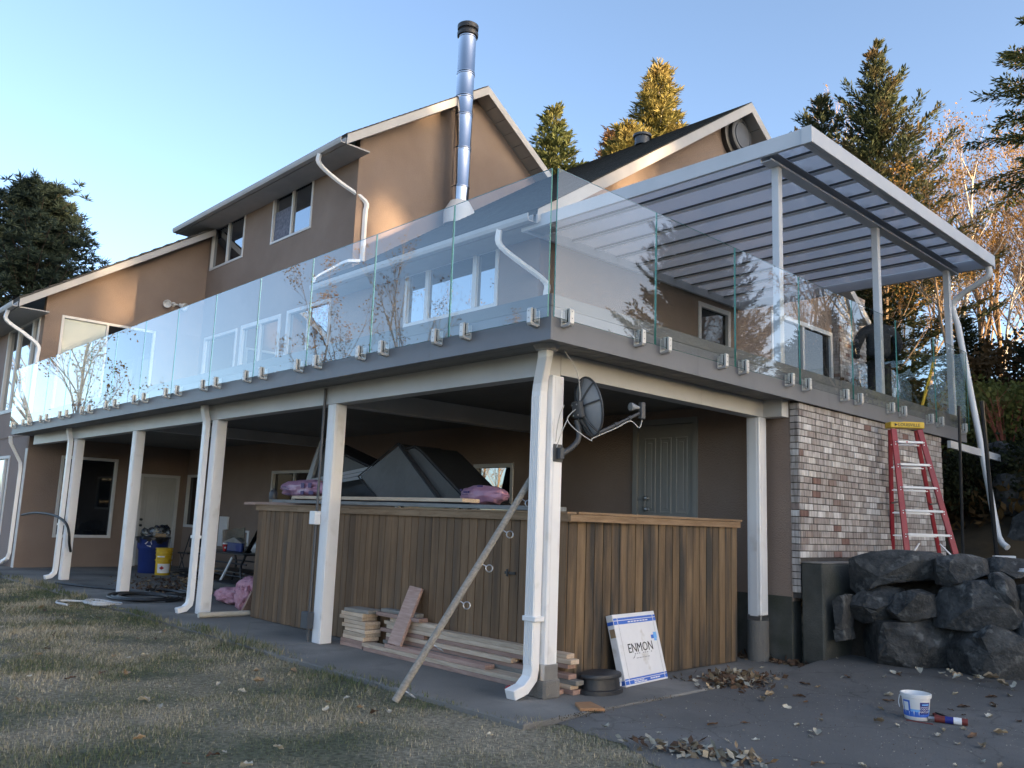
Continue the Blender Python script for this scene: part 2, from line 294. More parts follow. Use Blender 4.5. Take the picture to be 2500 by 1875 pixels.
class MB:
    def __init__(s): s.v = []; s.f = []; s.mi = []; s.cur = 0
    def add(s, vs, fs):
        b = len(s.v); s.v += [tuple(p) for p in vs]; s.f += [tuple(i+b for i in f) for f in fs]; s.mi += [s.cur]*len(fs); return s
    def hexa(s, p): return s.add(p, [(0, 3, 2, 1), (4, 5, 6, 7), (0, 1, 5, 4), (1, 2, 6, 5), (2, 3, 7, 6), (3, 0, 4, 7)])
    def box(s, x0, x1, y0, y1, z0, z1):
        return s.hexa([(x0, y0, z0), (x1, y0, z0), (x1, y1, z0), (x0, y1, z0), (x0, y0, z1), (x1, y0, z1), (x1, y1, z1), (x0, y1, z1)])
    def bar(s, a, b, w, h, up=(0, 0, 1)):
        """box along a-b, w across, h along up"""
        a = Vector(a); b = Vector(b); d = (b-a).normalized(); u = Vector(up); sd = d.cross(u)
        if sd.length < 1e-5: sd = d.cross(Vector((1, 0, 0)))
        sd.normalize(); u = sd.cross(d).normalized(); sd *= w/2; u *= h/2
        return s.hexa([a-sd-u, a+sd-u, b+sd-u, b-sd-u, a-sd+u, a+sd+u, b+sd+u, b-sd+u])
    def tube(s, pts, r, n=8, caps=True, flat=None):
        pts = [Vector(p) for p in pts]; rs = r if isinstance(r, (list, tuple)) else [r]*len(pts); b = len(s.v); ref = None
        for i, p in enumerate(pts):
            t = (pts[min(i+1, len(pts)-1)] - pts[max(i-1, 0)]).normalized()
            if ref is None:
                ref = Vector((0, 0, 1)) if abs(t.z) < 0.9 else Vector((1, 0, 0))
                if flat: ref = Vector(flat)
            sd = t.cross(ref).normalized(); u = sd.cross(t).normalized(); ref = u
            for k in range(n):
                a = 2*math.pi*k/n; s.v.append(tuple(p + sd*(math.cos(a)*rs[i]) + u*(math.sin(a)*rs[i])))
        for i in range(len(pts)-1):
            for k in range(n):
                k2 = (k+1) % n; s.f.append((b+i*n+k, b+i*n+k2, b+(i+1)*n+k2, b+(i+1)*n+k)); s.mi.append(s.cur)
        if caps:
            s.f.append(tuple(b+k for k in reversed(range(n)))); s.f.append(tuple(b+(len(pts)-1)*n+k for k in range(n))); s.mi += [s.cur]*2
        return s
    def rtube(s, pts, w, h, side):
        """rectangular duct along pts; side = unit vector of the w direction (kept constant)"""
        pts = [Vector(p) for p in pts]; sd0 = Vector(side).normalized(); b = len(s.v)
        for i, p in enumerate(pts):
            t = (pts[min(i+1, len(pts)-1)] - pts[max(i-1, 0)]).normalized(); sd = sd0; u = t.cross(sd).normalized()
            c = 1.0
            if 0 < i < len(pts)-1:
                a1 = (pts[i]-pts[i-1]).normalized(); a2 = (pts[i+1]-pts[i]).normalized(); c = 1/max(0.5, math.cos(a1.angle(a2, 0)/2))
            for q in ((-1, -1), (1, -1), (1, 1), (-1, 1)): s.v.append(tuple(p + sd*(q[0]*w/2) + u*(q[1]*h/2*c)))
        for i in range(len(pts)-1):
            for k in range(4):
                k2 = (k+1) % 4; s.f.append((b+i*4+k, b+i*4+k2, b+(i+1)*4+k2, b+(i+1)*4+k)); s.mi.append(s.cur)
        s.f.append((b+3, b+2, b+1, b)); e = b+(len(pts)-1)*4; s.f.append((e, e+1, e+2, e+3)); s.mi += [s.cur]*2
        return s
    def lathe(s, prof, c=(0, 0, 0), n=24, axis=None, caps=True):
        """prof: list of (radius, height) along axis from c"""
        ax = Vector(axis or (0, 0, 1)).normalized(); ref = Vector((1, 0, 0)) if abs(ax.x) < 0.9 else Vector((0, 1, 0))
        u = ax.cross(ref).normalized(); w = ax.cross(u).normalized(); c = Vector(c); b = len(s.v)
        for r, h in prof:
            for k in range(n):
                a = 2*math.pi*k/n; s.v.append(tuple(c + ax*h + u*(math.cos(a)*r) + w*(math.sin(a)*r)))
        for i in range(len(prof)-1):
            for k in range(n):
                k2 = (k+1) % n; s.f.append((b+i*n+k, b+i*n+k2, b+(i+1)*n+k2, b+(i+1)*n+k)); s.mi.append(s.cur)
        if caps:
            s.f.append(tuple(b+k for k in reversed(range(n)))); s.f.append(tuple(b+(len(prof)-1)*n+k for k in range(n))); s.mi += [s.cur]*2
        return s
    def prism(s, poly, d):
        """polygon (3d points, planar) extruded by vector d"""
        n = len(poly); d = Vector(d); a = [Vector(p) for p in poly]; vs = a + [p+d for p in a]
        fs = [tuple(reversed(range(n))), tuple(range(n, 2*n))] + [(i, (i+1) % n, n+(i+1) % n, n+i) for i in range(n)]
        return s.add(vs, fs)
    def grid(s, f, nu, nv):
        b = len(s.v)
        for i in range(nu+1):
            for j in range(nv+1): s.v.append(tuple(f(i/nu, j/nv)))
        for i in range(nu):
            for j in range(nv):
                a = b+i*(nv+1)+j; s.f.append((a, a+nv+1, a+nv+2, a+1)); s.mi.append(s.cur)
        return s
    def mesh(s, name, mats, smooth=False, bevel=0.0, off=None, fix=True):
        me = bpy.data.meshes.new(name)
        v = s.v if off is None else [(p[0]-off[0], p[1]-off[1], p[2]-off[2]) for p in s.v]
        me.from_pydata(v, [], s.f)
        for m in (mats if isinstance(mats, (list, tuple)) else [mats]): me.materials.append(MATS[m])
        if s.cur: me.polygons.foreach_set('material_index', s.mi)
        if fix or bevel:
            bm = bmesh.new(); bm.from_mesh(me); bmesh.ops.recalc_face_normals(bm, faces=bm.faces)
            if bevel:
                bmesh.ops.bevel(bm, geom=[e for e in bm.edges if e.is_manifold and e.calc_face_angle(0) > 0.6], offset=bevel, segments=1, affect='EDGES', clamp_overlap=True)
            bm.to_mesh(me); bm.free()
        if smooth:
            me.shade_smooth()
            try: me.set_sharp_from_angle(angle=R(smooth if smooth is not True else 40))
            except Exception: pass
        return me
    def build(s, name, mats, parent=None, smooth=False, bevel=0.0, fix=True, origin=None):
        """one mesh object; vertices are given in world metres"""
        off = wloc(parent) if parent else Vector(origin or (0, 0, 0))
        me = s.mesh(name, mats, smooth, bevel, off, fix); o = bpy.data.objects.new(name, me); COL.objects.link(o)
        if parent: o.parent = parent
        else: o.location = off
        WLOC[o.name] = Vector(off); return o
def box_o(name, m, parent, *b, bevel=0.0): return MB().box(*b).build(name, m, parent, bevel=bevel)
def arc(c, r, a0, a1, n, u, w):
    c = Vector(c); u = Vector(u); w = Vector(w)
    return [c + u*(r*math.cos(a0+(a1-a0)*i/n)) + w*(r*math.sin(a0+(a1-a0)*i/n)) for i in range(n+1)]
def smooth_path(pts, n=6):
    pts = [Vector(p) for p in pts]; q = [pts[0]*2-pts[1]] + pts + [pts[-1]*2-pts[-2]]; out = []
    for i in range(1, len(q)-2):
        for k in range(n):
            t = k/n; a, b, c, d = q[i-1], q[i], q[i+1], q[i+2]
            out.append(0.5*((2*b) + (c-a)*t + (2*a-5*b+4*c-d)*t*t + (3*b-a-3*c+d)*t*t*t))
    out.append(pts[-1]); return out
# ================================================================ the setting
def structure(o): o['kind'] = 'structure'; return o
def lawn_material():
    m, n, l, p = nodes_of('lawn_soil'); p.inputs['Roughness'].default_value = 0.95; p.inputs['Specular IOR Level'].default_value = 0.1
    g = n.new('ShaderNodeNewGeometry')
    def nz(sc, de=8):
        x = n.new('ShaderNodeTexNoise'); x.inputs['Scale'].default_value = sc; x.inputs['Detail'].default_value = de; l.new(g.outputs['Position'], x.inputs['Vector']); return x
    a = ramp(n, [(0.38, (0.125, 0.128, 0.088)), (0.60, (0.31, 0.27, 0.20))]); l.new(nz(0.75).outputs['Fac'], a.inputs['Fac'])
    b = ramp(n, [(0.3, (0.55, 0.55, 0.55)), (0.7, (1.35, 1.35, 1.35))]); l.new(nz(28, 10).outputs['Fac'], b.inputs['Fac'])
    x = n.new('ShaderNodeMix'); x.data_type = 'RGBA'; x.blend_type = 'MULTIPLY'; x.inputs['Factor'].default_value = 1
    l.new(a.outputs['Color'], x.inputs['A']); l.new(b.outputs['Color'], x.inputs['B']); l.new(x.outputs['Result'], p.inputs['Base Color'])
    bp = n.new('ShaderNodeBump'); bp.inputs['Strength'].default_value = 0.9; bp.inputs['Distance'].default_value = 0.03
    l.new(nz(60, 6).outputs['Fac'], bp.inputs['Height']); l.new(bp.outputs['Normal'], p.inputs['Normal']); MATS['lawn_soil'] = m
    # blades: green to straw by the same large noise, varied by height attribute
    m, n, l, p = nodes_of('grass_blade'); p.inputs['Roughness'].default_value = 0.8; p.inputs['Specular IOR Level'].default_value = 0.15
    g = n.new('ShaderNodeNewGeometry'); at = n.new('ShaderNodeAttribute'); at.attribute_name = 'tone'
    x1 = n.new('ShaderNodeTexNoise'); x1.inputs['Scale'].default_value = 0.75; x1.inputs['Detail'].default_value = 8; l.new(g.outputs['Position'], x1.inputs['Vector'])
    ad = n.new('ShaderNodeMath'); ad.operation = 'MULTIPLY_ADD'; l.new(at.outputs['Fac'], ad.inputs[0]); ad.inputs[1].default_value = 0.34; l.new(x1.outputs['Fac'], ad.inputs[2])
    rp = ramp(n, [(0.42, (0.098, 0.125, 0.062)), (0.55, (0.18, 0.185, 0.105)), (0.68, (0.37, 0.325, 0.23)), (0.90, (0.56, 0.49, 0.36))])
    l.new(ad.outputs['Value'], rp.inputs['Fac']); l.new(rp.outputs['Color'], p.inputs['Base Color']); MATS['grass_blade'] = m
lawn_material()
def asphalt_specks():
    m = MATS['asphalt']; n = m.node_tree.nodes; l = m.node_tree.links; p = n['Principled BSDF']
    src = p.inputs['Base Color'].links[0].from_socket
    g = n.new('ShaderNodeNewGeometry'); v = n.new('ShaderNodeTexVoronoi'); v.inputs['Scale'].default_value = 85; l.new(g.outputs['Position'], v.inputs['Vector'])
    v2 = n.new('ShaderNodeTexNoise'); v2.inputs['Scale'].default_value = 2.0; v2.inputs['Detail'].default_value = 4; l.new(g.outputs['Position'], v2.inputs['Vector'])
    rp = ramp(n, [(0.0, (0.30, 0.30, 0.31)), (0.14, (0.12, 0.12, 0.125)), (0.22, (0, 0, 0))]); l.new(v.outputs['Distance'], rp.inputs['Fac'])
    sx = n.new('ShaderNodeSeparateColor'); l.new(v.outputs['Color'], sx.inputs['Color'])
    gt = n.new('ShaderNodeMath'); gt.operation = 'GREATER_THAN'; gt.inputs[1].default_value = 0.86; l.new(sx.outputs['Red'], gt.inputs[0])
    m2 = n.new('ShaderNodeMath'); m2.operation = 'MULTIPLY'; l.new(gt.outputs['Value'], m2.inputs[0]); l.new(v2.outputs['Fac'], m2.inputs[1])
    ad = n.new('ShaderNodeMix'); ad.data_type = 'RGBA'; ad.blend_type = 'ADD'; l.new(m2.outputs['Value'], ad.inputs['Factor'])
    l.new(src, ad.inputs['A']); l.new(rp.outputs['Color'], ad.inputs['B']); l.new(ad.outputs['Result'], p.inputs['Base Color'])
asphalt_specks()
def asphalt_cracks():
    m = MATS['asphalt']; n = m.node_tree.nodes; l = m.node_tree.links; p = n['Principled BSDF']; src = p.inputs['Base Color'].links[0].from_socket
    g = n.new('ShaderNodeNewGeometry'); w = n.new('ShaderNodeTexNoise'); w.inputs['Scale'].default_value = 3.0; w.inputs['Detail'].default_value = 5; l.new(g.outputs['Position'], w.inputs['Vector'])
    a = n.new('ShaderNodeVectorMath'); a.operation = 'MULTIPLY_ADD'; l.new(w.outputs['Color'], a.inputs[0]); a.inputs[1].default_value = (.35, .35, .35); l.new(g.outputs['Position'], a.inputs[2])
    v = n.new('ShaderNodeTexVoronoi'); v.feature = 'DISTANCE_TO_EDGE'; v.inputs['Scale'].default_value = 0.9; l.new(a.outputs['Vector'], v.inputs['Vector'])
    rp = ramp(n, [(0.0, (0.35, 0.34, 0.32)), (0.010, (1, 1, 1))]); l.new(v.outputs['Distance'], rp.inputs['Fac'])
    mx = n.new('ShaderNodeMix'); mx.data_type = 'RGBA'; mx.blend_type = 'MULTIPLY'; mx.inputs['Factor'].default_value = .45; l.new(src, mx.inputs['A']); l.new(rp.outputs['Color'], mx.inputs['B'])
    l.new(mx.outputs['Result'], p.inputs['Base Color'])
asphalt_cracks()

structure(MB().add([(-600, -600, -0.03), (600, -600, -0.03), (600, 600, -0.03), (-600, 600, -0.03)], [(0, 1, 2, 3)]).build('ground', 'lawn_soil', fix=False))
# patio slabs (each poured bay is a piece)
patio = structure(MB().box(-17.4, -13.1, -0.26, 4.09, -0.12, 0.012).build('patio', 'concrete', bevel=0.01))
for a, b, y0 in ((-13.09, -8.5, -0.24), (-8.49, -3.9, -0.22), (-3.89, 0.14, -0.30)):
    box_o('slab', 'concrete', patio, a, b, y0, 4.09 if b < 0 else 3.94, -0.12, 0.012, bevel=0.01)
# driveway
def drive_z(x, y):
    t = min(1.0, max(0.0, (y-2.9)/1.5)); return 0.10*t*t*(3-2*t)
_a = [.155, .45, .7, 1.0, 1.22, 1.7, 2.2, 2.9, 3.6, 5, 9, 16, 26]; _b = [.02, .0, -.02, -.13, -.22, -.40, -.55, -.66, -.75, -1.0, -1.6, -2.3, -3]
DX = [.155+.08*k for k in range(48)]+[4.2, 5, 7, 9, 16, 26]; DL = [float(np.interp(x_, _a, _b))+(.025*math.sin(x_*9.1)+.018*math.sin(x_*23.7+1) if .2 < x_ < 4 else 0) for x_ in DX]
mb = MB()
for x_, l_ in zip(DX, DL):
    for k in range(15): y_ = l_+(5.3-l_)*k/14; mb.v.append((x_, y_, drive_z(x_, y_)-(.024 if k == 0 else 0)))
for i in range(len(DX)-1):
    for k in range(14): a = i*15+k; mb.f.append((a, a+15, a+16, a+1)); mb.mi.append(0)
drive = structure(mb.build('driveway', 'asphalt', smooth=True, fix=False))
# hillside behind: one sheet that climbs to the north and keeps below the house
def hill_h(x, y):
    t = max(0.0, y - 5.2)
    h = 1.12*min(1, t/0.5)
    if y > 9.6: h += min(1.0, (y-9.6)/3.5)*2.4
    if y > 13: h += (y-13)*0.17
    h -= max(0, -x-2.5)*0.02
    if y > 70: h -= (y-70)*0.10
    return h + 0.22*math.sin(x*0.9+y*0.5)*min(1, t/6) + 0.12*math.sin(x*2.3-y*1.7)*min(1, t/6)
def terrain(x, y):
    if y < 5.2: return -0.03
    z = hill_h(x, y)
    if x > 5: z *= max(0.0, 1-(x-5)/14) if y < 13 else max(0.35, 1-(x-5)/40)
    return z
mb = MB()
xs = [-120, -80, -55, -40, -30, -24, -20, -17, -14, -11, -8, -6, -4.4, -3, -2, -1, -0.07, 0.35, 0.8, 1.3, 1.9, 2.5, 3.2, 4, 5, 6.5, 8, 10, 13, 17, 22, 30, 42, 60, 90]
ys = [5.2, 5.45, 5.75, 6.2, 7, 8, 9, 9.6, 10.3, 11, 11.8, 12.6, 13.4, 15, 17, 19, 22, 26, 30, 35, 41, 48, 56, 66, 80, 100, 130]
idx = {}
for i, x in enumerate(xs):
    for j, y in enumerate(ys):
        z = hill_h(x, y)
        if x < -4.2 and y < 16: z = -0.1
        elif x < -0.06 and y < 9.5: z = -0.1
        else: z = terrain(x, y)
        idx[i, j] = len(mb.v); mb.v.append((x, y, z))
for i in range(len(xs)-1):
    for j in range(len(ys)-1):
        if xs[i+1] <= -0.06 and ys[j+1] <= 9.6: continue
        if xs[i+1] <= -4.3 and ys[j+1] <= 15: continue
        mb.f.append((idx[i, j], idx[i+1, j], idx[i+1, j+1], idx[i, j+1])); mb.mi.append(0)
hill = structure(mb.build('hillside', 'hill_ground', smooth=True, fix=False))

# ================================================================ the house
house = thing('house', (-9, 6, 0), 'brown stucco two-storey house with gabled roofs and grey fascia boards', 'house')
def wall(name, m, parent, axis, c, u0, u1, z0, z1, holes=(), t=0.16):
    us = sorted({u0, u1, *[h[0] for h in holes], *[h[1] for h in holes]}); zs = sorted({z0, z1, *[h[2] for h in holes], *[h[3] for h in holes]})
    mb = MB()
    for a, b in zip(us, us[1:]):
        run = None
        for e, f in zip(zs, zs[1:]):
            um, zm = (a+b)/2, (e+f)/2
            if any(h[0] < um < h[1] and h[2] < zm < h[3] for h in holes): continue
            if axis == 'y': mb.box(a, b, c, c+t, e, f)
            else: mb.box(c-t, c, a, b, e, f)
    return mb.build(name, m, parent)
def wpt(axis, c, u, d, z):      # d = distance out of the wall face
    return (u, c-d, z) if axis == 'y' else (c+d, u, z)
def wbox(mb, axis, c, u0, u1, d0, d1, z0, z1):
    if axis == 'y': mb.box(u0, u1, c-d1, c-d0, z0, z1)
    else: mb.box(c+d0, c+d1, u0, u1, z0, z1)
def window(parent, axis, c, u0, u1, z0, z1, mull=(), fw=0.06, glass='window_glass', name='window', m='trim_white', bar=0.05, label=None, glasses=None):
    mb = MB()
    wbox(mb, axis, c, u0, u0+fw, -0.07, 0.022, z0, z1); wbox(mb, axis, c, u1-fw, u1, -0.07, 0.022, z0, z1)
    wbox(mb, axis, c, u0+fw, u1-fw, -0.07, 0.020, z1-fw, z1); wbox(mb, axis, c, u0+fw, u1-fw, -0.07, 0.020, z0, z0+fw)
    for q in mull: wbox(mb, axis, c, q-bar/2, q+bar/2, -0.065, 0.012, z0+fw, z1-fw)
    o = mb.build(name, m, parent, bevel=0.004)
    if label: o['label'] = label
    e = [u0+fw] + [q for q in mull] + [u1-fw]
    for i, (a, b) in enumerate(zip(e, e[1:])):
        pb = MB(); dd = -0.035 if i % 2 else -0.045
        wbox(pb, axis, c, a+(bar/2 if i else 0), b-(bar/2 if i < len(e)-2 else 0), dd-0.012, dd, z0+fw, z1-fw)
        pb.build('pane', glasses[i] if glasses else glass, o)
    return o
# openings ------------------------------------------------------
W_TRIPLE = (-7.68, -5.17, 4.79, 5.83)
W_B = (-12.03, -10.2, 3.35, 5.79); W_C = (-14.22, -12.30, 3.35, 5.77); W_D = (-16.25, -14.42, 4.3, 5.74)
W_U1 = (-16.35, -14.50, 7.53, 8.71); W_U2 = (-13.10, -11.29, 7.53, 8.73)
W_L0 = (-16.44, -15.45, 0.97, 2.25); W_L1 = (-12.12, -10.0, 1.30, 2.28); W_L2 = (-7.6, -5.68, 1.35, 2.22); W_L3 = (-5.56, -4.65, 1.20, 2.28)
DOOR_R = (-2.38, -1.38, 0.66, 2.78)
YW = 4.1
wall('front_wall', 'stucco', house, 'y', YW, -17.0, -9.553, 0.0, 8.98, [W_B, W_C, W_D, W_U1, W_U2, W_L0, W_L1])
wall('wing_wall', 'stucco', house, 'y', YW, -9.552, -4.253, 0.0, 6.15, [W_TRIPLE, W_L2, W_L3])
wall('lower_wall', 'stucco', house, 'y', YW, -4.252, -0.155, 0.715, 2.90, [DOOR_R])
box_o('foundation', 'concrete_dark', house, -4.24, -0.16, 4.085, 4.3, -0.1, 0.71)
# left wing
XL = -16.5
L_SL = (0.80, 2.95, 3.33, 5.74); L_LOW = (1.15, 2.40, 0.67, 2.515); L_DOOR = (2.955, 3.915, 0.03, 2.215)
wall('side_wall', 'stucco', house, 'x', XL, 0.45, 4.1, -0.05, 5.80, [L_SL, L_LOW, L_DOOR])
s = 0.65
MB().prism([(XL, 0.45, 5.801), (XL, 4.099, 5.801), (XL, 4.099, 5.785+s*4.279), (XL, 0.45, 5.785+s*0.63)], (-0.16, 0, 0)).build('gable_wall', 'stucco', house)
F_UP = (-19.55, -16.79, 3.55, 5.74); F_LOW = (-20.2, -17.92, 0.66, 2.5)
wall('wing_front_wall', 'stucco_pink_lit', house, 'y', 0.45, -26, -16.661, -0.1, 5.72, [F_UP, F_LOW])
# right main-floor wall under the big gable
XG = -4.25
G_D1 = (8.35, 9.44, 3.45, 5.62); G_D2 = (11.02, 13.77, 3.45, 5.98)
wall('side_wall', 'stucco', house, 'x', XG, 4.103, 15.4, 3.0, 6.15, [G_D1, G_D2])
RY, RZ, RS = 9.6, 9.95, 0.667
MB().prism([(XG, 4.103, 6.151), (XG, 15.2, 6.151), (XG, RY, RZ-0.1)], (-0.16, 0, 0)).build('gable_wall', 'stucco', house)
# upper block right gable wall
XU = -9.55; UY, UZ, US = 7.15, 11.27, 0.682
MB().prism([(XU, 4.103, 5.9), (XU, 10.2, 5.9), (XU, 10.2, UZ-0.08-US*3.05), (XU, UY, UZ-0.08), (XU, 4.103, UZ-0.08-US*3.047)], (-0.16, 0, 0)).build('gable_wall', 'stucco', house)
box_o('back_wall', 'stucco', house, -17, -9.75, 10.0, 10.2, 5, 9.0)
# horizontal stucco reveal line on the left wing
box_o('trim_strip', 'stucco', house, -26, -16.70, 0.438, 0.449, 2.92, 2.95)
# corner trim post of left wing under deck
box_o('corner_trim', 'trim_white', house, -16.66, -16.485, 0.436, 0.448, -0.02, 2.62)

# windows & doors -----------------------------------------------
def mid(h, f): return h[0] + (h[1]-h[0])*f
window(house, 'y', YW, *W_TRIPLE, mull=(mid(W_TRIPLE, .255), mid(W_TRIPLE, .765)), fw=0.07, bar=0.10, label='white triple window behind the corner glass panels')
window(house, 'y', YW, *W_B, mull=(mid(W_B, .5),), fw=0.08, name='patio_door')
window(house, 'y', YW, *W_C, mull=(mid(W_C, .5),), fw=0.10, name='patio_door')
window(house, 'y', YW, *W_D, mull=(), fw=0.07)
window(house, 'y', YW, *W_U1, mull=(mid(W_U1, .5),), fw=0.055, bar=0.06)
w = window(house, 'y', YW, *W_U2, mull=(mid(W_U2, .5),), fw=0.055, bar=0.06)
MB().box(W_U2[0]+0.07, mid(W_U2, .5)-0.04, YW+0.03, YW+0.0335, 7.62, 8.30).build('curtain', 'curtain', w)
window(house, 'y', YW, *W_L0, fw=0.06, glass='window_plain')
window(house, 'y', YW, *W_L1, mull=(-11.19,), fw=0.06, glass='window_plain')
window(house, 'y', YW, *W_L2, mull=(-5.95,), fw=0.09, glass='window_plain')
window(house, 'y', YW, *W_L3, fw=0.06, glass='window_glass', label='small window mirroring golden trees below the deck')
window(house, 'x', XL, *L_LOW, fw=0.065, glass='window_plain', label='large dark window beside the leftmost posts')
window(house, 'x', XL, *L_SL, mull=(1.82,), fw=0.06, glasses=['window_pale', 'window_plain'], name='sliding_door')
window(house, 'y', 0.45, *F_UP, mull=(-18.6, -17.35), fw=0.09, bar=0.12)
window(house, 'y', 0.45, *F_LOW, mull=(-18.35,), fw=0.07, bar=0.09)
window(house, 'x', XG, *G_D1, mull=(), fw=0.09, bar=0.09, name='patio_door', glass='window_plain')
window(house, 'x', XG, *G_D2, mull=(12.4,), fw=0.10, bar=0.10, name='patio_door', glass='window_plain')
def door(parent, axis, c, u0, u1, z0, z1, m, knob_u, knob_z, label, cols=2):
    f = MB()
    wbox(f, axis, c, u0, u0+0.07, -0.06, 0.02, z0, z1); wbox(f, axis, c, u1-0.07, u1, -0.06, 0.02, z0, z1); wbox(f, axis, c, u0+0.07, u1-0.07, -0.06, 0.018, z1-0.07, z1)
    o = f.build('door', 'trim_white' if m == 'door_paint' else m, parent); o['label'] = label
    l = MB(); wbox(l, axis, c, u0+0.075, u1-0.075, -0.05, -0.012, z0+0.01, z1-0.075); l.build('door_leaf', m, o, bevel=0.003)
    wd = (u1-u0-0.15)
    for i in range(cols):
        a = u0+0.075+wd*(0.09+i*0.86/cols+0.02); b = a+wd*0.86/cols-wd*0.07
        for e, g in ((z0+0.92, z1-0.24), (z0+0.16, z0+0.72)):
            q = MB()
            for (x0, x1, y0, y1) in ((a, a+.025, e, g), (b-.025, b, e, g), (a+.025, b-.025, e, e+.025), (a+.025, b-.025, g-.025, g)): wbox(q, axis, c, x0, x1, -0.013, 0.002, y0, y1)
            wbox(q, axis, c, a+.06, b-.06, -0.013, -0.004, e+.06, g-.06)
            q.build('panel', m, o, bevel=0.003)
    for k, dz in enumerate((0, 0.14)):
        k_ = MB().lathe([(0.028, 0), (0.028, 0.012), (0.014, 0.02), (0.014, 0.035), (0.03, 0.05), (0.03, 0.065), (0.015, 0.075)], wpt(axis, c, knob_u, -0.012, knob_z+dz), 14, axis=(0, -1, 0) if axis == 'y' else (1, 0, 0))
        k_.build('door_handle' if k == 0 else 'deadbolt', 'black_metal' if axis == 'x' else 'steel_dull', o, smooth=True)
    return o
door(house, 'x', XL, *L_DOOR, 'door_paint', 3.06, 0.98, 'white panelled door behind the blue bin')
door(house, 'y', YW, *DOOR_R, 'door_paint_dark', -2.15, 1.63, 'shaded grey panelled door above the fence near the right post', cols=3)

# roofs ----------------------------------------------------------
def gable_roof(name, x0, x1, yr, zr, sl, y0, y1, m, t=0.07, courses=0):
    z0 = zr - sl*(yr-y0); z1 = zr - sl*(y1-yr)
    o = MB().prism([(x0, y0, z0), (x0, yr, zr), (x0, y1, z1), (x0, y1, z1-t), (x0, yr, zr-t), (x0, y0, z0-t)], (x1-x0, 0, 0)).build(name, m, house)
    if courses:
        mb = MB(); L = math.hypot(yr-y0, zr-z0); n = int(L/courses); d = Vector((0, (yr-y0)/L, (zr-z0)/L)); nn = Vector((0, -d.z, d.y))
        for i in range(n):
            a = Vector((0, y0, z0)) + d*(i*courses-0.02); b = a + d*(courses+0.05); xx0, xx1 = x0, x1+0.02
            p = [a+nn*0.004, a+nn*0.022, b+nn*0.012, b+nn*0.004]
            mb.prism([Vector((xx0, q.y, q.z)) for q in p], (xx1-xx0, 0, 0))
        mb.build('shingle_courses', m, o)['kind'] = 'stuff'
    return o
def rake(x, ya, za, yb, zb, depth=0.2, t=0.035, m='fascia_board'):
    return MB().prism([(x, ya, za), (x, yb, zb), (x, yb, zb-depth), (x, ya, za-depth)], (t, 0, 0)).build('rake_board', m, house)
# right wing
wy0 = 3.6; wz0 = RZ-RS*(RY-wy0)
gable_roof('roof', -10.08, -3.82, RY, RZ, RS, wy0, RY+0.001, 'shingle', courses=0.14)
MB().prism([(-9.6, RY+.001, RZ), (-9.6, 14.9, RZ-RS*5.3), (-9.6, 14.9, RZ-RS*5.3-.07), (-9.6, RY+.001, RZ-.07)], (5.78, 0, 0)).build('roof', 'shingle', house)
rake(-3.85, wy0, wz0-0.005, RY, RZ-0.005, 0.21); rake(-3.85, RY+0.001, RZ-0.005, 14.9, RZ-RS*5.3-0.005, 0.21)
# upper block
uy0 = 3.53; uz0 = UZ-US*(UY-uy0)
gable_roof('roof', -17.35, -9.12, UY, UZ, US, uy0, UY+0.001, 'roof_tile', courses=0.16)
MB().prism([(-17.35, UY+.001, UZ), (-17.35, 10.75, UZ-US*3.6), (-17.35, 10.75, UZ-US*3.6-.07), (-17.35, UY+.001, UZ-.07)], (8.23, 0, 0)).build('roof', 'roof_tile', house)
rake(-9.15, uy0, uz0-0.005, UY, UZ-0.005, 0.20); rake(-9.15, UY+.001, UZ-0.005, 10.75, UZ-US*3.6-.005, 0.20)
rake(-17.38, uy0, uz0-0.005, UY, UZ-0.005, 0.20)
# left wing roof
ly0 = -0.18; lz0 = 5.86
gable_roof('roof', -27, -16.12, 6.3, lz0+0.65*6.48, 0.65, ly0, 4.02, 'roof_tile') if False else None
o = MB().prism([(-27, ly0, lz0), (-27, 4.08, lz0+0.65*4.26), (-27, 4.08, lz0+0.65*4.26-.07), (-27, ly0, lz0-.07)], (10.88, 0, 0)).build('roof', 'roof_tile', house)
mb = MB(); dv = Vector((0, 1, 0.65)).normalized(); nn = Vector((0, -dv.z, dv.y))
for i in range(15):
    a = Vector((-27, ly0, lz0)) + dv*(i*0.33); b = a+dv*0.36
    mb.prism([a+nn*.004, a+nn*.05, b+nn*.02, b+nn*.004], (10.9, 0, 0))
mb.build('tile_courses', 'roof_tile', o)['kind'] = 'stuff'
rake(-16.15, ly0, lz0-0.005, 4.06, lz0+0.65*4.24-0.005, 0.17)
# soffits and gutters
box_o('soffit', 'soffit', house, -17.33, -9.16, uy0+0.02, 4.098, uz0-0.19, uz0-0.16)
box_o('soffit', 'soffit', house, -10.05, -3.86, wy0+0.02, 4.098, wz0-0.19, wz0-0.16)
box_o('soffit', 'soffit', house, -27, -16.17, ly0+0.02, 0.448, lz0-0.19, lz0-0.16)
def sl_soffit(xa, xb, ya, za, yb, zb, n, m='soffit'):
    for i in range(n):
        a, b = i/n, (i+1)/n-0.05/n
        p = lambda t: (ya+(yb-ya)*t, za+(zb-za)*t)
        (y1, z1), (y2, z2) = p(a), p(b)
        MB().hexa([(xa, y1, z1-.012), (xb, y1, z1-.012), (xb, y2, z2-.012), (xa, y2, z2-.012), (xa, y1, z1), (xb, y1, z1), (xb, y2, z2), (xa, y2, z2)]).build('soffit_panel', m, house)
sl_soffit(XU, -9.152, uy0+.55, uz0+US*.55-.17, UY, UZ-.17, 12); sl_soffit(XU, -9.152, UY+.01, UZ-.17, 10.7, UZ-US*3.55-.17, 12)
